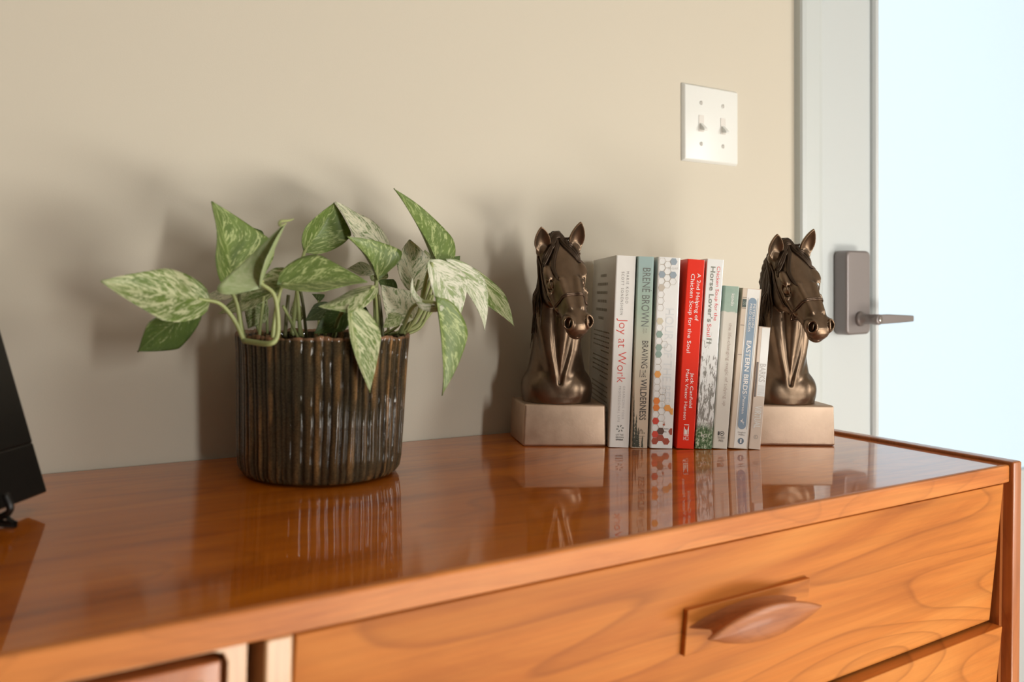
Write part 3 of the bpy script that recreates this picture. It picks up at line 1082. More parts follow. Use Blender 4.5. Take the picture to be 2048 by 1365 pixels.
add('moulding', mo, M['wood_pale'], cd)
for x in (XL + 0.05, -0.06):
    for y in (-D + 0.05, -0.06):
        v, f = lathe([(0.012, -0.7598), (0.018, -0.62), (0.020, -0.6005)], 16, 'z', (x, y, 0))
        me = fix_normals(mesh_of(v, f, True))
        dpart('leg', me, M['wood_side'])

# ================================================================== black picture frame leaning at the left edge of the picture
A0 = np.array([-0.8885, -0.1327, 0.0125])
e_ = np.array([-0.58741, -0.80929, 0.0])
n_ = np.array([0.80929, -0.58741, 0.0])
tl = math.radians(18.3)
up_ = np.array([0, 0, 1.0]) * math.cos(tl) - n_ * math.sin(tl)
fn = n_ * math.cos(tl) + np.array([0, 0, 1.0]) * math.sin(tl)
pf = empty('picture_frame', 'black picture frame leaning back at the left end of the dresser', 'picture frame', tuple(A0))
FW, FH, FB, FT = 0.205, 0.255, 0.040, 0.016
M['frame_black'] = plain('frame_black_lacquer', (0.006, 0.005, 0.004), 0.38)
M['picture'] = None
m_, nt, b = new_mat('dark_photo_print')
nn_ = noise(nt, objco(nt), 16, 4)
r_ = ramp(nt, [(0.35, (0.008, 0.009, 0.006)), (0.62, (0.030, 0.034, 0.022)), (0.75, (0.12, 0.12, 0.08))])
nt.links.new(nn_.outputs[0], r_.inputs[0]); nt.links.new(r_.outputs[0], b.inputs['Base Color'])
setp(b, Roughness=0.12)


def FPt(a, h, t):
    return tuple(e_ * a + up_ * h + fn * t)


def fbox(a0, a1, h0, h1, t0, t1, bev=0.0012):
    bm = bmesh.new()
    vs = [bm.verts.new(FPt(a, h, t)) for a in (a0, a1) for h in (h0, h1) for t in (t0, t1)]
    for q in ((0, 1, 3, 2), (4, 6, 7, 5), (0, 4, 5, 1), (2, 3, 7, 6), (0, 2, 6, 4), (1, 5, 7, 3)):
        bm.faces.new([vs[i] for i in q])
    bmesh.ops.recalc_face_normals(bm, faces=bm.faces[:])
    bmesh.ops.bevel(bm, geom=bm.edges[:], offset=bev, segments=2, profile=0.5, affect='EDGES')
    me = bpy.data.meshes.new('fb'); bm.to_mesh(me); bm.free()
    return me


for q in ((0, FW, 0, FB), (0, FW, FH - FB, FH), (0, FB, FB, FH - FB), (FW - FB, FW, FB, FH - FB)):
    add('frame_side', fbox(*q, -FT, 0), M['frame_black'], pf)
add('picture_print', fbox(FB - 0.002, FW - FB + 0.002, FB - 0.002, FH - FB + 0.002, -0.010, -0.006, 0.0003), m_, pf)
add('backing_board', fbox(0.006, FW - 0.006, 0.006, FH - 0.006, -FT - 0.003, -FT + 0.001, 0.0003), M['frame_black'], pf)
# low wire easel: two feet run forward under the frame, a prop behind
for a in (0.055, 0.150):
    base = e_ * a - np.array([0, 0, A0[2]])
    pth = [e_ * a + up_ * 0.09 - fn * (FT + 0.006), e_ * a + up_ * 0.012 - fn * (FT + 0.006), e_ * a - up_ * 0.0035 - fn * (FT + 0.004), e_ * a - up_ * 0.0035 + fn * 0.006, e_ * a + up_ * 0.010 + fn * 0.0075]
    v, f = tube(catmull(pth, 6), 0.0026, 8)
    v2, f2 = tube([e_ * a - up_ * 0.0035 + fn * 0.002, base + n_ * 0.012 + np.array([0, 0, 0.003]), base - n_ * 0.05 + np.array([0, 0, 0.003])], 0.0026, 8)
    V, F = merge([(v, f), (v2, f2)])
    add('easel_foot', mesh_of(V, F, True), M['frame_black'], pf)
v, f = tube([e_ * 0.10 + up_ * 0.12 - fn * (FT + 0.008), e_ * 0.10 - n_ * 0.125 + np.array([0, 0, 0.003 - A0[2]])], 0.0028, 8)
add('easel_prop', mesh_of(v, f, True), M['frame_black'], pf)

# ================================================================== books
def text_mesh(s, size, sx=1.0, align='LEFT', space=1.0, bold=0.0):
    c = bpy.data.curves.new('t', 'FONT')
    c.body = s
    c.size = 1.0
    c.align_x = align
    c.align_y = 'CENTER'
    c.space_character = space
    c.resolution_u = 3
    c.offset = bold
    o = bpy.data.objects.new('t', c)
    COL.objects.link(o)
    dg = bpy.context.evaluated_depsgraph_get()
    me = bpy.data.meshes.new_from_object(o.evaluated_get(dg))
    bpy.data.objects.remove(o)
    me.transform(Matrix.Diagonal((size * sx, size, 1, 1)))
    return me


INK = {}


def ink(col, rough=0.45, coat=0.0):
    k = tuple(round(c, 3) for c in col) + (rough,)
    if k not in INK:
        INK[k] = plain('ink_%d' % len(INK), col, rough)
        INK[k].name = 'print_ink'
    return INK[k]


def spine_text(book, s, x, z, length, height, col, name='spine_text', align='LEFT', space=1.0, bold=0.0, y=-0.00025, horiz=False):
    """lettering reading down the spine: x across from the left edge, z its upper end, length along the spine, height of the capitals"""
    me = text_mesh(s, 1.0, 1.0, 'LEFT', space, bold)
    n = len(me.vertices)
    co = np.zeros(n * 3, np.float32)
    me.vertices.foreach_get('co', co)
    co = co.reshape(-1, 3)
    x0, x1 = co[:, 0].min(), co[:, 0].max()
    capm = text_mesh('H', 1.0)
    cc = np.array([v.co[:] for v in capm.vertices])
    c0, c1 = cc[:, 1].min(), cc[:, 1].max()
    u = (co[:, 0] - x0) / (x1 - x0) * length
    w = (co[:, 1] - c0) / (c1 - c0) * height
    if horiz:
        P = np.stack([x + u, np.full(n, y), z + w], 1)
    else:
        P = np.stack([x + w, np.full(n, y), z - u], 1)
    me.vertices.foreach_set('co', P.astype(np.float32).ravel())
    me.update()
    fix_normals(me)
    return add(name, me, ink(col), book)


def flat_shape(book, name, pts, col, y=-0.0002, rough=0.45):
    V = [(p[0], y, p[1]) for p in pts]
    return add(name, fix_normals(mesh_of(V, [tuple(range(len(V)))])), ink(col, rough), book)


def cover_mat(name, col, rough=0.38, coat=0.25, fn=None):
    m, nt, b = new_mat(name)
    co = objco(nt)
    n1 = noise(nt, co, 60, 4)
    n2 = noise(nt, co, 900, 2)
    if fn:
        base = fn(nt, co)
    else:
        base = mixc(nt, n1.outputs[0], col, tuple(c * 0.94 for c in col))
    nt.links.new(base, b.inputs['Base Color'])
    setp(b, Roughness=rough, Coat_Weight=coat, Coat_Roughness=0.12, Specular_IOR_Level=0.2)
    bump(nt, b, n2.outputs[0], 0.05, 0.0003)
    return m


def pages_mat():
    m, nt, b = new_mat('page_block')
    co = objco(nt)
    n = noise(nt, mapping(nt, co, (2600, 8, 8)), 1.0, 2)
    c = mixc(nt, n.outputs[0], (0.62, 0.52, 0.38), (0.78, 0.70, 0.56))
    nt.links.new(c, b.inputs['Base Color'])
    setp(b, Roughness=0.8)
    return m


M['pages'] = pages_mat()


def make_book(label, s, nn, w, h, depth, lean, mat, hard=True, rot=-29.0, mats=None):
    """s,nn: place of the spine's bottom-left corner along and across the row (metres)"""
    a = math.radians(-29)
    O = np.array([-0.3301, -0.1388])
    sd = np.array([math.cos(a), math.sin(a)])
    nd = np.array([-math.sin(a), math.cos(a)])
    # leaning books stand on their lower right edge
    p = O + sd * (s + w) + nd * nn
    root = empty('book', label, 'book', (p[0], p[1], 0.0003), 0, 'books between the bookends')
    root.rotation_euler = Matrix.Rotation(math.radians(rot), 4, 'Z').to_euler()
    th = math.asin(lean / h)
    root.rotation_euler = (Matrix.Rotation(math.radians(rot), 3, 'Z') @ Matrix.Rotation(th, 3, 'Y')).to_euler()
    t = 0.0024 if hard else 0.0006
    r = 0.0016 if hard else 0.0009
    # cover: C-shaped wrap, local x from -w..0, y from 0 (spine) to depth, z up
    outer = [(-w, depth), (-w, r), (-w + r * 0.3, r * 0.3), (-w + r, 0), (-r, 0), (-r * 0.3, r * 0.3), (0, r), (0, depth)]
    inner = [(-t, depth), (-t, t), (-w + t, t), (-w + t, depth)]
    cov = prism_mesh(outer + inner, 'z', 0, h, 0.0)
    o = add('cover', cov, mat, root)
    g = 0.003 if hard else 0.0004
    add('pages', box_mesh(-w + t + 0.0001, -t - 0.0001, t + 0.0006, depth - (0.004 if hard else 0.0005), g, h - g), M['pages'], root)
    return root


class Spine:
    """spine coordinates: x from the left edge (0..w), z from the bottom"""
    def __init__(s, root, w, h):
        s.b, s.w, s.h = root, w, h

    def text(s, txt, x, z, length, height, col, **k):
        return spine_text(s.b, txt, x - s.w, z, length, height, col, **k)

    def shape(s, name, pts, col, y=-0.0002):
        return flat_shape(s.b, name, [(p[0] - s.w, p[1]) for p in pts], col, y)

    def rect(s, name, x0, x1, z0, z1, col, y=-0.0002):
        return s.shape(name, [(x0, z0), (x1, z0), (x1, z1), (x0, z1)], col, y)

    def polys(s, name, polys, col, y=-0.0002):
        V, F = [], []
        for P in polys:
            F.append(tuple(range(len(V), len(V) + len(P))))
            V += [(p[0] - s.w, y, p[1]) for p in P]
        return add(name, fix_normals(mesh_of(V, F)), ink(col), s.b)


GREY, BLACK, RED, WHITE = (0.24, 0.23, 0.21), (0.025, 0.023, 0.02), (0.72, 0.045, 0.025), (0.90, 0.88, 0.84)

# ---- 1 white hardback, red title
w, h = 0.0233, 0.2196
b1 = make_book('thick white hardback with a large red title running down the spine', 0.0002, 0, w, h, 0.155, 0.0045, cover_mat('cover_white', (0.85, 0.85, 0.82)), rot=-29)
sp = Spine(b1, w, h)
sp.text('MARIE KONDO', 0.0128, 0.2015, 0.0365, 0.0030, GREY, space=1.4, name='author_text')
sp.text('SCOTT SONENSHEIN', 0.0072, 0.2010, 0.0495, 0.0030, GREY, space=1.4, name='author_text')
sp.text('Joy at Work', 0.0064, 0.1475, 0.0735, 0.0098, RED, name='title_text', bold=-0.014)
sp.text('ORGANIZING YOUR', 0.0138, 0.0702, 0.0380, 0.0025, (0.50, 0.49, 0.48), space=1.3, name='subtitle_text')
sp.text('PROFESSIONAL LIFE', 0.0090, 0.0700, 0.0410, 0.0025, (0.50, 0.49, 0.48), space=1.3, name='subtitle_text')
for i, wd in enumerate(('LITTLE', 'BROWN', 'SPARK')):
    sp.text(wd, 0.0078, 0.0135 - 0.0028 * i, 0.0088, 0.0017, BLACK, horiz=True, name='publisher_text', bold=0.02 if i == 2 else 0)
sp.polys('publisher_mark', [[(0.0122 + r_ * math.cos(a), 0.0215 + r_ * math.sin(a)) for r_, a in ((0.0042, t0), (0.0044, t0 + .35), (0.0022, t0 + .5), (0.0018, t0 + .1))] for t0 in np.arange(0, 6.2, 1.047)], (0.18, 0.2, 0.18))
# back cover print (left face of the book)
rows, cols = [], []
r3 = np.random.default_rng(11)
V, F = [], []


def cover_line(y0, y1, z, th):
    i = len(V)
    V.extend([(-w - 0.0002, y0, z), (-w - 0.0002, y1, z), (-w - 0.0002, y1, z + th), (-w - 0.0002, y0, z + th)])
    F.append((i, i + 1, i + 2, i + 3))


def cover_words(y0, y1, z, th):
    y = y0
    while y < y1:
        ln = r3.uniform(0.003, 0.010)
        cover_line(y, min(y + ln, y1), z, th)
        y += ln + 0.0018


for k, (a_, b_) in enumerate(((0.055, 0.095), (0.045, 0.115), (0.045, 0.118), (0.050, 0.112), (0.045, 0.118), (0.065, 0.100))):
    cover_words(a_, b_, 0.196 - 0.0105 * k, 0.0034)
for par, z0, nl in ((0, 0.128, 5), (1, 0.097, 5), (2, 0.064, 6)):
    for k in range(nl):
        cover_words(0.022, 0.130 if k < nl - 1 else 0.075, z0 - 0.0058 * k, 0.0017)
add('cover_text', fix_normals(mesh_of(V, F)), ink((0.36, 0.33, 0.28)), b1)

# ---- 2 teal fading to sand
w, h = 0.0192, 0.2190


def grad_cover(nt, co):
    sx = N(nt, 'ShaderNodeSeparateXYZ')
    nt.links.new(co, sx.inputs[0])
    t = math_n(nt, 'MULTIPLY', sx.outputs['Z'], 1 / 0.219)
    n = noise(nt, co, 40, 4)
    t = math_n(nt, 'ADD', t, math_n(nt, 'MULTIPLY', math_n(nt, 'SUBTRACT', n.outputs[0], 0.5), 0.05))
    r = ramp(nt, [(0.0, (0.60, 0.49, 0.37)), (0.30, (0.62, 0.52, 0.40)), (0.52, (0.56, 0.55, 0.44)), (0.72, (0.36, 0.47, 0.38)), (0.97, (0.34, 0.47, 0.46))])
    nt.links.new(t, r.inputs[0])
    return r.outputs[0]


b2 = make_book('hardback fading from teal at the top to sand, pine trees at its foot', 0.0254, -0.0025, w, h, 0.150, 0.0038, cover_mat('cover_teal_sand', None, 0.42, 0.15, grad_cover), rot=-29)
sp = Spine(b2, w, h)
sp.text('BRENÉ BROWN', 0.0066, 0.2060, 0.0670, 0.0088, (0.15, 0.17, 0.15), name='author_text')
sp.text('PhD', 0.0118, 0.1365, 0.0048, 0.0018, (0.25, 0.24, 0.2), name='author_text')
sp.text('LMSW', 0.0088, 0.1375, 0.0068, 0.0018, (0.25, 0.24, 0.2), name='author_text')
sp.text('BRAVING', 0.0086, 0.1225, 0.0315, 0.0070, (0.07, 0.06, 0.05), name='title_text')
sp.text('THE', 0.0092, 0.0893, 0.0087, 0.0048, (0.07, 0.06, 0.05), name='title_text')
sp.rect('title_rule', 0.0072, 0.0077, 0.0806, 0.0893, (0.07, 0.06, 0.05))
sp.text('WILDERNESS', 0.0086, 0.0788, 0.0470, 0.0070, (0.07, 0.06, 0.05), name='title_text', bold=0.01)
for i, wd in enumerate(('RANDOM', 'HOUSE')):
    sp.text(wd, 0.0070 + 0.0010 * i, 0.0128 - 0.0026 * i, 0.0082 - 0.002 * i, 0.0013, (0.2, 0.17, 0.13), horiz=True, name='publisher_text')
hx, hz = 0.0110, 0.0160
sp.polys('publisher_mark', [[(hx - .0046, hz), (hx - .003, hz), (hx - .003, hz + .002), (hx - .0046, hz + .002)], [(hx + .003, hz), (hx + .0046, hz), (hx + .0046, hz + .002), (hx + .003, hz + .002)],
                            [(hx - .0022, hz), (hx - .0008, hz), (hx - .0008, hz + .004), (hx - .0026, hz + .0028)], [(hx + .0008, hz), (hx + .0022, hz), (hx + .0026, hz + .0028), (hx + .0008, hz + .004)],
                            [(hx - .0026, hz + .0034), (hx + .0026, hz + .0034), (hx, hz + .0062)]], (0.30, 0.25, 0.18))
tr_ = []
for x0_, z0_, hh_, ww_ in ((0.0018, 0.0015, 0.052, 0.0022), (0.0050, 0.0015, 0.036, 0.0026), (0.0078, 0.0015, 0.022, 0.0022), (0.0014, 0.0015, 0.062, 0.0012), (0.0128, 0.0012, 0.0125, 0.0012)):
    for k in range(9):
        f_ = k / 9
        ww2 = ww_ * (1 - f_) + 0.0003
        zz = z0_ + hh_ * f_
        jx = r3.uniform(-.0004, .0004)
        tr_.append([(max(x0_ - ww2 + jx, .0012), zz), (x0_ + ww2 + jx, zz - 0.0008), (x0_ + 0.0003, zz + hh_ / 6.5)])
sp.polys('pine_trees', tr_, (0.045, 0.05, 0.03), y=-0.0003)

# ---- 3 white with hexagons
w, h = 0.0262, 0.2186
b3 = make_book('wide white hardback with blue, green and orange hexagons along its left edge', 0.0470, -0.0044, w, h, 0.150, 0.0055, cover_mat('cover_hex', (0.86, 0.88, 0.87), 0.30, 0.4), rot=-29)
sp = Spine(b3, w, h)


def hexa(cx, cz, r, sc=1.0):
    return [(min(max(cx + r * sc * math.cos(math.radians(60 * k)), 0.0013), w - 0.0014), min(max(cz + r * sc * math.sin(math.radians(60 * k)), 0.0006), h - 0.0006)) for k in range(6)]


R = 0.0044
dz_ = R * math.sqrt(3)


def cell(c, r_):
    return (0.0050 + c * R * 1.5, h - 0.0048 - r_ * dz_ - (dz_ / 2 if c % 2 else 0))


rings = [(0, 0), (0, 1), (1, 0), (1, 2), (2, 3), (1, 3), (0, 3), (1, 1), (0, 5), (0, 6), (0, 7), (0, 10), (0, 12), (1, 12), (0, 15), (0, 16), (0, 18), (0, 19), (0, 20), (1, 20), (1, 21), (1, 22), (0, 23), (1, 23), (0, 25), (1, 24), (1, 19)]
P = []
for c, r_ in rings:
    x, z = cell(c, r_)
    if z < 0.004:
        continue
    o_, i_ = hexa(x, z, R), hexa(x, z, R, 0.93)
    for k in range(6):
        P.append([o_[k], o_[(k + 1) % 6], i_[(k + 1) % 6], i_[k]])
sp.polys('hexagon_outlines', P, (0.42, 0.36, 0.28), y=-0.00035)
fills = {(0.30, 0.37, 0.43): [(2, 0), (2, 2), (0, 2)], (0.55, 0.50, 0.42): [(0, 4)], (0.62, 0.57, 0.42): [(0, 9)], (0.25, 0.36, 0.31): [(0, 11), (0, 13), (0, 14)],
         (0.80, 0.36, 0.07): [(0, 17), (2, 22), (3, 22)], (0.80, 0.22, 0.02): [(0, 21), (0, 22)], (0.62, 0.05, 0.02): [(0, 24), (0, 26)], (0.36, 0.055, 0.02): [(3, 25), (0, 27), (1, 26), (2, 27)]}
for col, cs in fills.items():
    for c, r_ in cs:
        sp.polys('hexagon', [hexa(*cell(c, r_), R, 0.97)], col, y=-0.0003)
sp.polys('hexagon', [hexa(*cell(1, 25), R, 0.97)], (0.10, 0.04, 0.02), y=-0.0003)
sp.text('EAGAR', 0.0120, 0.2048, 0.0118, 0.0026, (0.60, 0.60, 0.58), horiz=True, name='author_text')
sp.text('HOUR OF THE BEES', 0.0115, 0.1600, 0.1130, 0.0095, (0.70, 0.74, 0.75), name='title_text')
for i, wd in enumerate(('CANDLEWICK', 'PRESS')):
    sp.text(wd, 0.0090 + 0.0032 * i, 0.0215 - 0.0032 * i, 0.0115 - 0.0055 * i, 0.0015, BLACK, horiz=True, name='publisher_text')
sp.polys('publisher_mark', [[(0.0150 + 0.0014 * math.cos(a), 0.0270 + 0.0012 * math.sin(a)) for a in np.arange(0.8, 6.2, .6)], [(0.0152, 0.0275), (0.0158, 0.0275), (0.0156, 0.0320)]], (0.45, 0.08, 0.03))

# ---- 4 red paperback
w, h = 0.0202, 0.2168
b4 = make_book('bright red glossy paperback with white lettering', 0.0772, -0.0064, w, h, 0.140, 0.0090, cover_mat('cover_red', (0.82, 0.028, 0.006), 0.30, 0.3), hard=False, rot=-29)
sp = Spine(b4, w, h)
sp.text('A 2nd Helping of', 0.0122, 0.2010, 0.0545, 0.0042, WHITE, name='title_text')
sp.text('Chicken Soup for the Soul', 0.0050, 0.2000, 0.0905, 0.0044, WHITE, name='title_text')
sp.text('Mark Victor Hansen', 0.0058, 0.0905, 0.0575, 0.0036, WHITE, name='author_text')
sp.text('Jack Canfield', 0.0116, 0.0870, 0.0400, 0.0036, WHITE, name='author_text')
sp.text('HCI', 0.0072, 0.0098, 0.0058, 0.0042, WHITE, horiz=True, name='publisher_text')
sp.polys('publisher_mark', [[(0.0072, 0.0150), (0.0130, 0.0150), (0.0130, 0.0160), (0.0072, 0.0160)], [(0.0073, 0.0165), (0.0082, 0.0165), (0.0082, 0.0240), (0.0073, 0.0260)], [(0.0086, 0.0165), (0.0098, 0.0165), (0.0098, 0.0215), (0.0086, 0.0230)],
                            [(0.0102, 0.0165), (0.0112, 0.0165), (0.0112, 0.0225), (0.0102, 0.0205)], [(0.0118, 0.0165), (0.0129, 0.0165), (0.0129, 0.0270), (0.0118, 0.0240)], [(0.0073, 0.0270), (0.0129, 0.0270), (0.0129, 0.0277), (0.0073, 0.0277)]], WHITE)

# ---- 5 white paperback with a photograph of bark and grass at the foot
w, h = 0.0196, 0.2176


def grass_cover(nt, co):
    sx = N(nt, 'ShaderNodeSeparateXYZ')
    nt.links.new(co, sx.inputs[0])
    z = sx.outputs['Z']
    n1 = noise(nt, mapping(nt, co, (260, 260, 70)), 1.0, 5, 0.7, 0.6)
    n2 = noise(nt, mapping(nt, co, (330, 330, 260)), 1.0, 4, 0.65)
    white = (0.85, 0.88, 0.87)
    dk = ramp(nt, [(0.50, (0, 0, 0)), (0.56, (1, 1, 1))])
    hi = math_n(nt, 'MULTIPLY', math_n(nt, 'SUBTRACT', 0.085, z), 1.7)      # more bark marks further down
    nt.links.new(math_n(nt, 'ADD', n1.outputs[0], math_n(nt, 'MINIMUM', hi, 0.03)), dk.inputs[0])
    c1 = mixc(nt, math_n(nt, 'MULTIPLY', dk.outputs[0], 0.8), white, (0.16, 0.15, 0.12))
    gr = ramp(nt, [(0.40, (0.04, 0.09, 0.04)), (0.52, (0.16, 0.26, 0.13)), (0.62, (0.60, 0.66, 0.55))])
    nt.links.new(n2.outputs[0], gr.inputs[0])
    t = math_n(nt, 'MULTIPLY', math_n(nt, 'SUBTRACT', 0.045, math_n(nt, 'ADD', z, math_n(nt, 'MULTIPLY', n1.outputs[0], 0.03))), 120, True)
    c2 = mixc(nt, t, c1, gr.outputs[0])
    up_t = math_n(nt, 'MULTIPLY', math_n(nt, 'SUBTRACT', z, 0.118), 60, True)
    return mixc(nt, up_t, c2, white)


b5 = make_book('white paperback with red and grey lettering and a grass photograph at its foot', 0.0986, -0.0062, w, h, 0.140, 0.0104, cover_mat('cover_grass', None, 0.25, 0.6, grass_cover), hard=False, rot=-29)
sp = Spine(b5, w, h)
sp.text('Chicken Soup for the', 0.0122, 0.2095, 0.0625, 0.0038, (0.75, 0.10, 0.10), name='title_text')
sp.text("Horse Lover's", 0.0050, 0.2090, 0.0640, 0.0052, (0.22, 0.24, 0.20), name='title_text', bold=0.012)
sp.text('Soul', 0.0052, 0.1430, 0.0145, 0.0045, (0.75, 0.10, 0.10), name='title_text')
sp.text('II', 0.0052, 0.1265, 0.0060, 0.0060, (0.22, 0.24, 0.20), name='title_text')
sp.text('HCI', 0.0062, 0.0130, 0.0062, 0.0040, WHITE, horiz=True, name='publisher_text')

# ---- 6 cream with green watercolour top
w, h = 0.0178, 0.1872


def kondo_cover(nt, co):
    sx = N(nt, 'ShaderNodeSeparateXYZ')
    nt.links.new(co, sx.inputs[0])
    n1 = noise(nt, co, 150, 4)
    n2 = noise(nt, co, 90, 4)
    g = mixc(nt, n2.outputs[0], (0.22, 0.36, 0.29), (0.47, 0.58, 0.50))
    t = math_n(nt, 'MULTIPLY', math_n(nt, 'SUBTRACT', math_n(nt, 'ADD', sx.outputs['Z'], math_n(nt, 'MULTIPLY', n1.outputs[0], 0.006)), 0.1595), 900, True)
    return mixc(nt, t, (0.72, 0.70, 0.63), g)


b6 = make_book('cream book with a pale green watercolour band across its top', 0.1196, -0.0040, w, h, 0.128, 0.0110, cover_mat('cover_cream_green', None, 0.5, 0.1, kondo_cover), rot=-29)
sp = Spine(b6, w, h)
sp.text('kondo', 0.0090, 0.1785, 0.0140, 0.0038, WHITE, name='author_text')
sp.text('the life-changing magic of tidying up', 0.0086, 0.1445, 0.0955, 0.0036, (0.44, 0.36, 0.30), name='title_text')
sp.text('1', 0.0052, 0.0150, 0.0018, 0.0046, BLACK, horiz=True, name='publisher_text')
P = []
for k in range(20):
    a0, a1 = 2 * math.pi * k / 20, 2 * math.pi * (k + 1) / 20
    P.append([(0.0100 + r_ * math.cos(a), 0.0173 + r_ * math.sin(a)) for r_, a in ((0.0027, a0), (0.0027, a1), (0.0020, a1), (0.0020, a0))])
P.append([(0.0084, 0.0173), (0.0096, 0.0164), (0.0116, 0.0180), (0.0100, 0.0184)])
sp.polys('publisher_mark', P, BLACK)
for i, wd in enumerate(('TEN SPEED', 'PRESS')):
    sp.text(wd, 0.0052 + 0.0016 * i, 0.0112 - 0.0034 * i, 0.0082 - 0.0030 * i, 0.0025, (0.10, 0.09, 0.08), horiz=True, name='publisher_text')

# ---- 7 field guide: tan side, white spine, blue lozenge
w, h = 0.0225, 0.1848
b7 = make_book('cream field guide with a long blue rounded lozenge on its spine', 0.1386, -0.0048, w, h, 0.120, 0.0130, cover_mat('cover_guide', (0.72, 0.62, 0.50), 0.5, 0.1), hard=False, rot=-29)
sp = Spine(b7, w, h)
BLUE = (0.22, 0.32, 0.43)
sp.rect('spine_panel', 0.0058, 0.0208, 0.0008, h - 0.0008, (0.84, 0.84, 0.80), y=-0.00015)
x0, x1, zlo, zhi = 0.0082, 0.0178, 0.0225, 0.1740
rr = (x1 - x0) / 2
loz = [(x0 + rr + rr * math.cos(a), zhi - rr + rr * math.sin(a)) for a in np.linspace(0, math.pi, 13)] + [(x0 + rr + rr * math.cos(a), zlo + rr + rr * math.sin(a)) for a in np.linspace(math.pi, 2 * math.pi, 13)]
sp.shape('blue_lozenge', loz, BLUE, y=-0.0003)
for x in (0.0074, 0.0188):
    sp.rect('spine_rule', x, x + 0.0003, 0.0225, 0.1740, (0.15, 0.16, 0.17), y=-0.0003)
sp.text('PETERSON', 0.0140, 0.1672, 0.0270, 0.0026, WHITE, name='title_text', y=-0.0005)
sp.text('FIELD GUIDES', 0.0102, 0.1672, 0.0325, 0.0026, WHITE, name='title_text', y=-0.0005)
sp.text('EASTERN BIRDS', 0.0102, 0.1245, 0.0615, 0.0052, WHITE, name='title_text', y=-0.0005, bold=0.012)
sp.text('Peterson', 0.0112, 0.0600, 0.0195, 0.0030, WHITE, name='author_text', y=-0.0005)
sp.rect('title_rule', 0.0100, 0.0160, 0.0616, 0.0619, WHITE, y=-0.0005)
sp.polys('eagle_mark', [[(0.0102, 0.0320), (0.0128, 0.0312), (0.0124, 0.0330)], [(0.0124, 0.0330), (0.0136, 0.0352), (0.0132, 0.0318)], [(0.0128, 0.0316), (0.0156, 0.0305), (0.0134, 0.0300)], [(0.0128, 0.0312), (0.0146, 0.0280), (0.0150, 0.0284)], [(0.0106, 0.0300), (0.0128, 0.0308), (0.0124, 0.0314)]], WHITE, y=-0.0005)
for i, wd in enumerate(('Houghton', 'Mifflin')):
    sp.text(wd, 0.0090 + 0.0010 * i, 0.0180 - 0.0028 * i, 0.0090 - 0.0020 * i, 0.0017, (0.12, 0.11, 0.10), horiz=True, name='publisher_text', y=-0.0003)
sp.shape('publisher_disc', [(0.0132 + 0.0036 * math.cos(a), 0.0088 + 0.0036 * math.sin(a)) for a in np.linspace(0, 2 * math.pi, 25)[:-1]], (0.14, 0.20, 0.26), y=-0.0003)
sp.text('1', 0.0124, 0.0066, 0.0016, 0.0044, WHITE, horiz=True, name='publisher_text', y=-0.0005)
sp.rect('number_label', 0.0012, 0.0058, 0.1625, 0.1720, (0.055, 0.085, 0.07), y=-0.0003)
sp.text('51', 0.0022, 0.1655, 0.0028, 0.0034, (0.35, 0.40, 0.34), horiz=True, name='number_text', y=-0.0005)
for z in (0.1610, 0.1735, 0.1415, 0.1075):
    sp.rect('spine_rule', 0.0010, 0.0058, z, z + 0.0005, (0.10, 0.08, 0.06), y=-0.0003)

# ---- 8 small thin book
w, h = 0.0138, 0.1410
b8 = make_book('short thin cream paperback with white lettering at the right end of the row', 0.1616, -0.0060, w, h, 0.105, 0.0095, cover_mat('cover_small', (0.74, 0.64, 0.54), 0.45, 0.2), hard=False, rot=-29)
sp = Spine(b8, w, h)
sp.rect('white_band', 0.0040, 0.0134, 0.0610, 0.1400, (0.86, 0.88, 0.86), y=-0.00015)
sp.text('BARKS', 0.0050, 0.0985, 0.0210, 0.0070, (0.55, 0.54, 0.52), name='title_text', y=-0.0003, bold=0.02)
sp.text('IIIIIIIII', 0.0048, 0.0735, 0.0110, 0.0075, (0.62, 0.62, 0.60), name='title_text', y=-0.0003)
sp.text('VIRTUAL', 0.0035, 0.0500, 0.0260, 0.0072, (0.80, 0.80, 0.76), name='title_text', y=-0.0003, bold=0.02)
sp.rect('dark_strip', 0.0010, 0.0030, 0.0600, 0.1000, (0.13, 0.10, 0.08), y=-0.0003)
P = []
for k in range(16):
    a0, a1 = 2 * math.pi * k / 16, 2 * math.pi * (k + 1) / 16
    P.append([(0.0072 + r_ * math.cos(a), 0.0140 + r_ * math.sin(a)) for r_, a in ((0.0024, a0), (0.0024, a1), (0.0019, a1), (0.0019, a0))])
P.append([(0.0062, 0.0152), (0.0068, 0.0152), (0.0074, 0.0128), (0.0070, 0.0128)])
sp.polys('publisher_mark', P, (0.36, 0.33, 0.29))

# ================================================================== potted marble pothos
PX, PY = -0.6575, -0.1045
plant = empty('potted_pothos', 'marbled green and cream pothos in a ribbed brown glazed pot', 'potted plant', (PX, PY, 0.0))
RT, HP_ = 0.0815, 0.1325


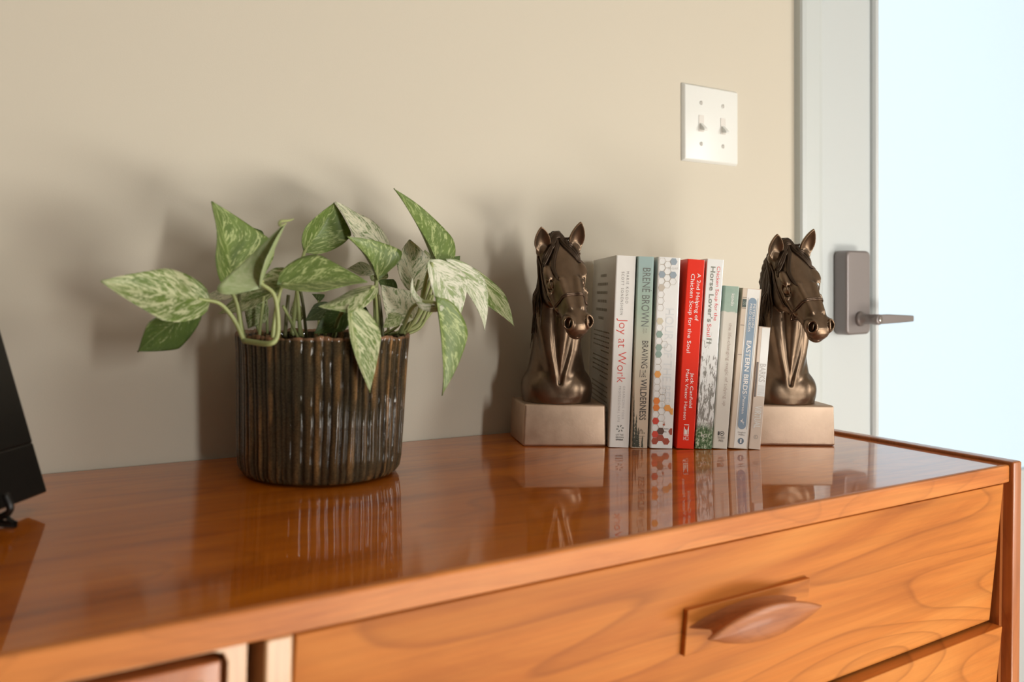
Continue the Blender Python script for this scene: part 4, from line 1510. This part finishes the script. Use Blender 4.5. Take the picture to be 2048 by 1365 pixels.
def pot_mesh():
    nth = 720
    prof = [(0.0, 0.003), (0.60, 0.003), (0.83, 0.0015), (0.885, 0.0030), (0.922, 0.008), (0.94, 0.018), (0.948, 0.035), (0.958, 0.055), (0.966, 0.075), (0.974, 0.095), (0.984, 0.115), (0.994, 0.127), (0.997, 0.1310), (0.988, 0.1326), (0.968, 0.1326), (0.955, 0.1305), (0.950, 0.120), (0.945, 0.100), (0.94, 0.085)]
    # refine
    P = []
    for a, b in zip(prof[:-1], prof[1:]):
        m = 4 if abs(b[1] - a[1]) > 0.008 else 2
        for k in range(m):
            t = k / m
            P.append((a[0] + (b[0] - a[0]) * t, a[1] + (b[1] - a[1]) * t))
    P.append(prof[-1])
    P = np.array(P)
    th = np.linspace(0, 2 * math.pi, nth, endpoint=False)
    r4 = np.random.default_rng(21)
    # irregular flutes: random boundaries
    nf = 66
    bd = np.cumsum(r4.uniform(0.55, 1.5, nf)); bd = bd / bd[-1] * 2 * math.pi
    dep = r4.uniform(0.5, 1.15, nf)
    V, RG = [], []
    n = len(P)
    out_end = np.argmax(P[:, 1] > 0.1318)
    for i, (rf, z) in enumerate(P):
        wob = 0.007 * np.sin(z * 45 + 3 * np.sin(th * 2)) + 0.003 * np.sin(z * 160 + th * 5) + 0.002 * np.sin(z * 420 + th * 11)
        tt = (th + wob) % (2 * math.pi)
        k = np.searchsorted(bd, tt) % nf
        lo = np.where(k == 0, 0, bd[k - 1]); hi = bd[k]
        f = (tt - lo) / (hi - lo)
        ridge = np.abs(np.sin(math.pi * f)) ** 0.55 * dep[k]
        amp = 0.0026 if i <= out_end and rf > 0.8 else 0.0
        if rf <= 0.89 and z < 0.004:
            amp = 0.0
        r = rf * RT + amp * (ridge - 0.8) + 0.0006 * np.sin(th * 3 + z * 20) + 0.0004 * np.sin(th * 7 + 1)
        zz = z + (0.0010 * np.sin(th * 9) + 0.0007 * np.sin(th * 23 + 2) - 0.0010 * (1 - ridge)) * (1 if 0.12 < z else 0)
        V.append(np.stack([r * np.cos(th), r * np.sin(th), zz + 0 * th], 1))
        RG.append(ridge + 0 * th)
    V = np.concatenate(V)
    F = []
    idx = np.arange(nth)
    for i in range(n - 1):
        a = i * nth + idx; b = i * nth + (idx + 1) % nth
        F.append(np.stack([a, b, b + nth, a + nth], 1))
    me = big_mesh(V, np.concatenate(F), 'pot')
    at_ = me.attributes.new('ridge', 'FLOAT', 'POINT')
    at_.data.foreach_set('value', np.concatenate(RG).astype(np.float32))
    return me


m, nt, b = new_mat('pot_glaze')
co = objco(nt)
st1 = noise(nt, mapping(nt, co, (150, 150, 9)), 1.0, 4, 0.6, 0.3)
blot = noise(nt, co, 26, 3)
sp1 = noise(nt, co, 900, 3, 0.7)
ra = N(nt, 'ShaderNodeAttribute'); ra.attribute_name = 'ridge'
c1 = ramp(nt, [(0.30, (0.018, 0.014, 0.008)), (0.52, (0.070, 0.048, 0.024)), (0.70, (0.19, 0.108, 0.042)), (0.90, (0.38, 0.21, 0.085))])
nt.links.new(math_n(nt, 'ADD', math_n(nt, 'MULTIPLY', ra.outputs['Fac'], 0.52), math_n(nt, 'MULTIPLY', math_n(nt, 'SUBTRACT', st1.outputs[0], 0.34), 1.1)), c1.inputs[0])
olive = mixc(nt, st1.outputs[0], (0.022, 0.019, 0.011), (0.085, 0.070, 0.042))
bl = ramp(nt, [(0.40, (0, 0, 0)), (0.62, (1, 1, 1))])
nt.links.new(blot.outputs[0], bl.inputs[0])
c2 = mixc(nt, math_n(nt, 'MULTIPLY', bl.outputs[0], 0.75), c1.outputs[0], olive)
sx = N(nt, 'ShaderNodeSeparateXYZ'); nt.links.new(co, sx.inputs[0])
rim = math_n(nt, 'MULTIPLY', math_n(nt, 'SUBTRACT', sx.outputs['Z'], 0.1290), 500, True)
c3 = mixc(nt, rim, c2, (0.24, 0.125, 0.065))
spk = ramp(nt, [(0.35, (0.55, 0.55, 0.55)), (0.60, (1.15, 1.15, 1.15))])
nt.links.new(sp1.outputs[0], spk.inputs[0])
c4 = mixc(nt, 1.0, c3, spk.outputs[0], 'MULTIPLY')
nt.links.new(c4, b.inputs['Base Color'])
setp(b, Roughness=0.25, Coat_Weight=0.9, Coat_Roughness=0.04, Coat_IOR=1.5, Specular_IOR_Level=0.0)
wv = noise(nt, mapping(nt, co, (60, 60, 30)), 1.0, 3)
bump(nt, b, wv.outputs[0], 0.16, 0.0010)
nt.links.new(nt.nodes[-1].outputs[0], b.inputs['Coat Normal']) if nt.nodes[-1].bl_idname == 'ShaderNodeBump' else None
pot = add('pot', pot_mesh(), m, plant)
pot['label'] = 'ribbed brown and olive glazed pot'
# soil
m, nt, b = new_mat('potting_soil')
sn = noise(nt, objco(nt), 300, 4)
r_ = ramp(nt, [(0.35, (0.010, 0.007, 0.005)), (0.65, (0.05, 0.032, 0.02))])
nt.links.new(sn.outputs[0], r_.inputs[0]); nt.links.new(r_.outputs[0], b.inputs['Base Color'])
setp(b, Roughness=0.9)
bump(nt, b, sn.outputs[0], 0.8, 0.003)
V, F = [(0, 0, 0.119)], []
for i in range(1, 9):
    for k in range(40):
        a = 2 * math.pi * k / 40
        r = RT * 0.945 * i / 8
        V.append((r * math.cos(a), r * math.sin(a), 0.117 + 0.0015 * math.sin(i * 2.3 + k * 1.7) - 0.002 * (i / 8)))
for k in range(40):
    F.append((0, 1 + k, 1 + (k + 1) % 40))
for i in range(7):
    for k in range(40):
        a, b_ = 1 + i * 40 + k, 1 + i * 40 + (k + 1) % 40
        F.append((a, a + 40, b_ + 40, b_))
so = add('soil', fix_normals(mesh_of(V, F, True)), m, plant)


def leaf_mat(name, th0, th1, green, dark, cream, back=False):
    m, nt, b = new_mat(name)
    at_ = N(nt, 'ShaderNodeAttribute'); at_.attribute_name = 'leafco'
    sx = N(nt, 'ShaderNodeSeparateXYZ'); nt.links.new(at_.outputs['Vector'], sx.inputs[0])
    u, v_, sd = sx.outputs
    au = math_n(nt, 'ABSOLUTE', u)
    # coordinate across the side veins, which sweep from the midrib to the tip
    s = math_n(nt, 'SUBTRACT', v_, math_n(nt, 'MULTIPLY', au, 0.42))
    cb = N(nt, 'ShaderNodeCombineXYZ')
    sgn = math_n(nt, 'MULTIPLY', math_n(nt, 'SIGN', u), 3.0)
    nt.links.new(math_n(nt, 'MULTIPLY', s, 9.0), cb.inputs[0])
    nt.links.new(math_n(nt, 'ADD', math_n(nt, 'MULTIPLY', au, 2.1), sgn), cb.inputs[1])
    nt.links.new(sd, cb.inputs[2])
    n1 = noise(nt, cb.outputs[0], 1.25, 5, 0.72, 0.9)
    n2 = noise(nt, cb.outputs[0], 4.5, 3, 0.6)
    mix1 = math_n(nt, 'ADD', math_n(nt, 'MULTIPLY', n1.outputs[0], 0.75), math_n(nt, 'MULTIPLY', n2.outputs[0], 0.25))
    msk = ramp(nt, [(th0, (0, 0, 0)), (th1, (1, 1, 1))])
    nt.links.new(mix1, msk.inputs[0])
    n3 = noise(nt, cb.outputs[0], 0.9, 2)
    g = mixc(nt, n3.outputs[0], dark, green)
    c = mixc(nt, msk.outputs[0], g, cream)
    # midrib a little paler
    mr = ramp(nt, [(0.0, (1, 1, 1)), (0.05, (0, 0, 0))])
    nt.links.new(au, mr.inputs[0])
    c = mixc(nt, math_n(nt, 'MULTIPLY', mr.outputs[0], 0.55), c, tuple(0.5 * (a + q) for a, q in zip(green, cream)))
    nt.links.new(c, b.inputs['Base Color'])
    setp(b, Roughness=0.42, Coat_Weight=0.15, Coat_Roughness=0.2, Specular_IOR_Level=0.45)
    tl_ = N(nt, 'ShaderNodeBsdfTranslucent')
    nt.links.new(mixc(nt, 1.0, c, (1.0, 1.0, 0.55), 'MULTIPLY'), tl_.inputs[0])
    ms = N(nt, 'ShaderNodeMixShader'); ms.inputs[0].default_value = 0.22
    nt.links.new(b.outputs[0], ms.inputs[1]); nt.links.new(tl_.outputs[0], ms.inputs[2])
    nt.links.new(ms.outputs[0], nt.nodes['Material Output'].inputs[0])
    vein = math_n(nt, 'SINE', math_n(nt, 'MULTIPLY', s, 60))
    bump(nt, b, math_n(nt, 'ADD', math_n(nt, 'MULTIPLY', vein, 0.4), n1.outputs[0]), 0.18, 0.0008)
    return m


GR, DK, CR_ = (0.23, 0.33, 0.075), (0.085, 0.145, 0.030), (0.62, 0.66, 0.36)
LM = {
    'g': leaf_mat('leaf_green', 0.51, 0.58, GR, DK, (0.48, 0.56, 0.24)),
    'd': leaf_mat('leaf_dark', 0.56, 0.66, (0.12, 0.19, 0.045), (0.045, 0.080, 0.020), (0.42, 0.48, 0.24)),
    'm': leaf_mat('leaf_marbled', 0.46, 0.54, GR, DK, (0.60, 0.63, 0.38)),
    'c': leaf_mat('leaf_cream', 0.42, 0.50, (0.25, 0.36, 0.12), (0.10, 0.17, 0.05), (0.78, 0.77, 0.60)),
    'p': leaf_mat('leaf_pale', 0.44, 0.54, (0.42, 0.50, 0.26), (0.30, 0.40, 0.18), (0.86, 0.86, 0.74)),
    'l': leaf_mat('leaf_light_underside', 0.35, 0.70, (0.36, 0.48, 0.20), (0.27, 0.38, 0.14), (0.55, 0.62, 0.38)),
}
M['stem'] = plain('stem_green', (0.33, 0.38, 0.15), 0.45)
M['stem_dark'] = plain('stem_dark_green', (0.13, 0.13, 0.05), 0.5)
ROOT = np.array([PX, PY, 0.0])
leaf_n = 0


def leaf(base, tip, e1, e2, mat='m', bend=(0, 0), cup=0.12, stem=None, curl=0.0, sr=0.0016, smat='stem', peak=None, wav=0.03, tipdrop=0.0):
    """a leaf blade. base, tip and the two widest edge points are (px, py, Y): Y is the leaf's own depth in the room.
    bend: sideways bow of the midrib in pixels; cup: how far the edges rise from the midrib; stem: list of further petiole points"""
    global leaf_n
    leaf_n += 1
    B, T = at(*base), at(*tip)
    C = at((base[0] + tip[0]) / 2 + bend[0] * 2, (base[1] + tip[1]) / 2 + bend[1] * 2, (base[2] + tip[2]) / 2)
    nv, nu = 22, 8
    ax = T - B
    L = np.linalg.norm(ax); axn = ax / L
    E = [at(*e1), at(*e2)]
    vp = [min(max(float((e - B) @ axn / L), 0.18), 0.6) if peak is None else peak for e in E]

    def mid(t):
        return (1 - t) ** 2 * B + 2 * t * (1 - t) * C + t * t * T
    S_ = [E[i] - mid(vp[i]) for i in (0, 1)]
    Sx = [s - axn * (s @ axn) * 0.6 for s in S_]
    nrm = np.cross(axn, Sx[1] - Sx[0]); nrm /= np.linalg.norm(nrm) + 1e-9
    if nrm @ (CAM - B) < 0:
        nrm = -nrm
    W = 0.5 * (np.linalg.norm(S_[0]) + np.linalg.norm(S_[1]))
    V, A = [], []
    ph = random.uniform(0, 6)
    for i in range(nv + 1):
        t = i / nv
        m_ = mid(t)
        for j in range(-nu, nu + 1):
            u = j / nu
            k = 0 if u < 0 else 1
            p = vp[k]
            if t < p:
                q = 1 - ((p - t) / p) ** 2.3
                wf = q ** 0.62
            else:
                q = (t - p) / (1 - p)
                wf = (1 - q ** 1.55) ** 1.15 * (1 - 0.12 * math.sin(math.pi * q))
            au = abs(u)
            back = -axn * L * 0.085 * (au * (1.6 - au)) * math.exp(-((t) / (0.16)) ** 2) * 1.4
            pt = m_ + S_[k] * au * wf + back
            z = cup * W * (au ** 1.6) * wf + wav * W * math.sin(7 * t + ph + (2 if k else 0)) * au ** 2
            z -= curl * W * (au ** 3) * wf
            pt = pt + nrm * z - np.array([0, 0, 1]) * tipdrop * max(t - 0.6, 0) ** 2
            V.append(pt - ROOT)
            A.append((u, t, leaf_n * 7.31))
    F = []
    c = 2 * nu + 1
    for i in range(nv):
        for j in range(c - 1):
            a = i * c + j
            F.append((a, a + 1, a + c + 1, a + c))
    me = mesh_of(V, F, True)
    at_ = me.attributes.new('leafco', 'FLOAT_VECTOR', 'POINT')
    at_.data.foreach_set('vector', np.array(A, np.float32).ravel())
    o = add('leaf', me, LM[mat], plant)
    sm = o.modifiers.new('thickness', 'SOLIDIFY')
    sm.thickness = 0.0005
    sm.offset = 0
    if stem:
        pts = [B - ROOT] + [at(*p) - ROOT for p in stem]
        v, f = tube(catmull([B + axn * L * 0.06 - ROOT] + pts, 8), [sr * 0.7, sr * 0.85, sr, sr * 1.15], 8)
        add('petiole', mesh_of(v, f, True), M[smat], plant)
    return o


# left group -----------------------------------------------------------------
leaf((407, 600, -.145), (202, 562, -.175), (332, 538, -.15), (322, 645, -.175), 'm', (0, 4), 0.10, [(440, 608, -.14), (468, 640, -.135), (490, 686, -.135)], sr=0.0019, wav=0.05)
leaf((392, 618, -.130), (275, 704, -.125), (292, 640, -.15), (352, 690, -.105), 'd', (-6, -2), 0.15, None)
leaf((461, 578, -.125), (424, 403, -.115), (412, 520, -.15), (528, 490, -.10), 'g', (10, 0), 0.25, [(474, 610, -.125), (484, 672, -.125)], sr=0.0018)
leaf((523, 568, -.185), (572, 446, -.195), (446, 574, -.17), (540, 520, -.20), 'l', (-4, 6), 0.25, [(548, 590, -.186), (556, 640, -.184), (553, 676, -.182), (536, 688, -.180), (488, 682, -.150)], sr=0.0021, peak=0.30)
v, f = tube(catmull([at(572, 447, -.195) - ROOT, at(560, 452, -.195) - ROOT, at(562, 443, -.19) - ROOT, at(578, 441, -.185) - ROOT, at(588, 438, -.183) - ROOT], 6), [0.0016, 0.0018, 0.0012, 0.0004], 6, 0.5)
add('leaf_tip', mesh_of(v, f, True), LM['l'] if False else M['stem'], plant)
leaf((560, 572, -.105), (437, 628, -.09), (508, 562, -.09), (500, 622, -.11), 'm', (0, 2), 0.10, [(556, 620, -.10), (549, 668, -.10)])
leaf((470, 588, -.07), (409, 594, -.06), (442, 580, -.06), (440, 604, -.08), 'c', (0, 0), 0.1, [(500, 620, -.08), (520, 668, -.09)], sr=0.0012)
leaf((530, 612, -.095), (496, 657, -.10), (489, 616, -.09), (530, 646, -.10), 'm', (0, 0), 0.10, None)
leaf((520, 480, -.06), (488, 450, -.055), (494, 470, -.055), (524, 462, -.06), 'd', (0, 0), 0.1, [(530, 560, -.08), (535, 668, -.09)], sr=0.0012)
# centre ---------------------------------------------------------------------
leaf((566, 570, -.165), (735, 565, -.175), (636, 515, -.15), (645, 588, -.185), 'g', (0, -4), 0.14, [(556, 598, -.16), (548, 650, -.155), (546, 676, -.155)], sr=0.0018)
leaf((590, 562, -.150), (478, 606, -.12), (545, 540, -.14), (540, 592, -.15), 'm', (0, 2), 0.12, [(596, 600, -.14), (600, 672, -.13)])
leaf((612, 498, -.085), (668, 405, -.080), (603, 450, -.10), (694, 468, -.075), 'g', (3, 0), 0.22, [(605, 520, -.09), (592, 600, -.10), (584, 672, -.11)], sr=0.0020)
leaf((773, 500, -.095), (670, 405, -.085), (735, 440, -.07), (712, 488, -.10), 'c', (0, 0), 0.15, None, wav=0.07)
leaf((752, 556, -.120), (694, 473, -.125), (784, 508, -.10), (722, 532, -.13), 'g', (10, -2), 0.45, [(755, 600, -.12), (757, 640, -.12), (758, 676, -.12)], sr=0.0020)
leaf((748, 545, -.075), (694, 538, -.065), (720, 524, -.07), (722, 552, -.075), 'c', (0, 0), 0.1, None)
leaf((747, 575, -.170), (637, 614, -.185), (700, 580, -.165), (704, 624, -.19), 'm', (0, 4), -0.10, [(752, 600, -.15), (754, 640, -.14), (756, 676, -.13)], sr=0.0016)
leaf((700, 622, -.185), (740, 786, -.196), (696, 680, -.195), (757, 672, -.180), 'm', (-4, 4), 0.18, [(690, 618, -.175), (676, 640, -.160), (668, 674, -.140)], sr=0.0018, peak=0.35)
leaf((690, 628, -.150), (628, 668, -.145), (650, 626, -.145), (686, 664, -.155), 'd', (0, 0), 0.12, None)
leaf((660, 612, -.110), (610, 642, -.115), (628, 610, -.11), (650, 640, -.115), 'd', (0, 0), 0.15, [(655, 640, -.11), (650, 672, -.11)])
leaf((637, 604, -.06), (624, 588, -.055), (626, 590, -.055), (649, 590, -.06), 'd', (0, 0), 0.1, [(637, 630, -.07), (637, 672, -.08)], sr=0.0010)
leaf((600, 640, -.06), (588, 600, -.05), (580, 628, -.055), (608, 620, -.06), 'm', (0, 0), 0.1, [(602, 655, -.07), (606, 676, -.08)], sr=0.0012)
leaf((735, 640, -.10), (690, 600, -.09), (700, 630, -.09), (725, 606, -.10), 'd', (0, 0), 0.15, None)
# right ----------------------------------------------------------------------
leaf((868, 531, -.105), (787, 377, -.095), (850, 500, -.12), (896, 480, -.09), 'g', (6, -6), 0.22, [(860, 560, -.11), (838, 620, -.115), (806, 668, -.115)], sr=0.0018, peak=0.33)
leaf((828, 578, -.080), (818, 480, -.07), (785, 530, -.085), (856, 520, -.065), 'c', (0, 0), 0.18, [(820, 620, -.085), (795, 672, -.09)], wav=0.06)
leaf((846, 575, -.060), (850, 500, -.055), (824, 530, -.065), (868, 520, -.05), 'm', (4, 0), 0.1, [(835, 620, -.07), (800, 668, -.08)])
leaf((862, 528, -.150), (916, 644, -.165), (868, 600, -.160), (930, 560, -.145), 'p', (6, -4), 0.16, [(852, 560, -.14), (838, 620, -.13), (812, 664, -.12)], sr=0.0020, wav=0.05)
leaf((896, 528, -.115), (969, 662, -.130), (930, 586, -.125), (966, 560, -.110), 'p', (12, -10), 0.14, [(870, 560, -.11), (850, 610, -.11), (818, 660, -.11)], sr=0.0018, peak=0.38)
leaf((938, 538, -.075), (1028, 653, -.080), (972, 612, -.080), (1004, 586, -.070), 'm', (6, -5), 0.12, [(895, 580, -.085), (850, 640, -.09), (812, 668, -.095)], sr=0.0016, peak=0.45)
leaf((884, 548, -.080), (920, 512, -.07), (880, 520, -.075), (916, 536, -.075), 'd', (0, 0), 0.1, None)
leaf((872, 607, -.190), (884, 792, -.200), (878, 690, -.205), (930, 668, -.185), 'g', (8, 0), 0.16, [(850, 604, -.182), (826, 614, -.165), (812, 640, -.145), (800, 668, -.135)], sr=0.0020, peak=0.40)
leaf((884, 611, -.190), (825, 557, -.170), (838, 618, -.180), (846, 602, -.176), 'p', (-25, 15), 0.15, None, peak=0.5)
leaf((822, 634, -.135), (763, 570, -.125), (770, 646, -.140), (818, 588, -.12), 'c', (-4, 2), 0.22, [(814, 655, -.13), (796, 674, -.125)], sr=0.0016)
leaf((800, 632, -.145), (766, 656, -.15), (775, 630, -.14), (795, 654, -.15), 'm', (0, 0), 0.1, None)
leaf((790, 585, -.075), (756, 560, -.07), (764, 580, -.075), (786, 560, -.07), 'd', (0, 0), 0.1, [(780, 630, -.09), (775, 674, -.1)], sr=0.0014)
leaf((745, 560, -.06), (772, 536, -.055), (745, 540, -.055), (776, 556, -.06), 'm', (0, 0), 0.1, None)
# loose stems between the leaves ----------------------------------------------
for pts, r, mm in (
        ([(577, 590, -.12), (573, 630, -.12), (570, 674, -.125)], 0.0017, 'stem_dark'),
        ([(596, 560, -.10), (606, 610, -.10), (613, 676, -.105)], 0.0016, 'stem_dark'),
        ([(566, 612, -.14), (580, 640, -.135), (596, 676, -.13)], 0.0013, 'stem'),
        ([(528, 590, -.11), (522, 640, -.115), (518, 680, -.12)], 0.0015, 'stem'),
        ([(478, 590, -.115), (482, 640, -.12), (492, 684, -.125)], 0.0015, 'stem_dark'),
        ([(851, 560, -.10), (842, 604, -.10), (818, 652, -.105), (790, 668, -.11)], 0.0018, 'stem'),
        ([(862, 590, -.12), (846, 632, -.12), (826, 656, -.12), (780, 670, -.12)], 0.0018, 'stem'),
        ([(838, 560, -.09), (822, 610, -.09), (798, 650, -.095), (765, 672, -.10)], 0.0015, 'stem'),
        ([(870, 575, -.10), (858, 620, -.10), (840, 656, -.105), (805, 672, -.11)], 0.0015, 'stem'),
        ([(757, 590, -.13), (763, 640, -.13), (766, 676, -.13)], 0.0018, 'stem_dark'),
        ([(752, 520, -.115), (753, 560, -.12), (750, 600, -.12), (752, 676, -.125)], 0.0020, 'stem')):
    v, f = tube(catmull([at(*p) - ROOT for p in pts], 8), r, 8)
    add('stem', mesh_of(v, f, True), M[mm], plant)
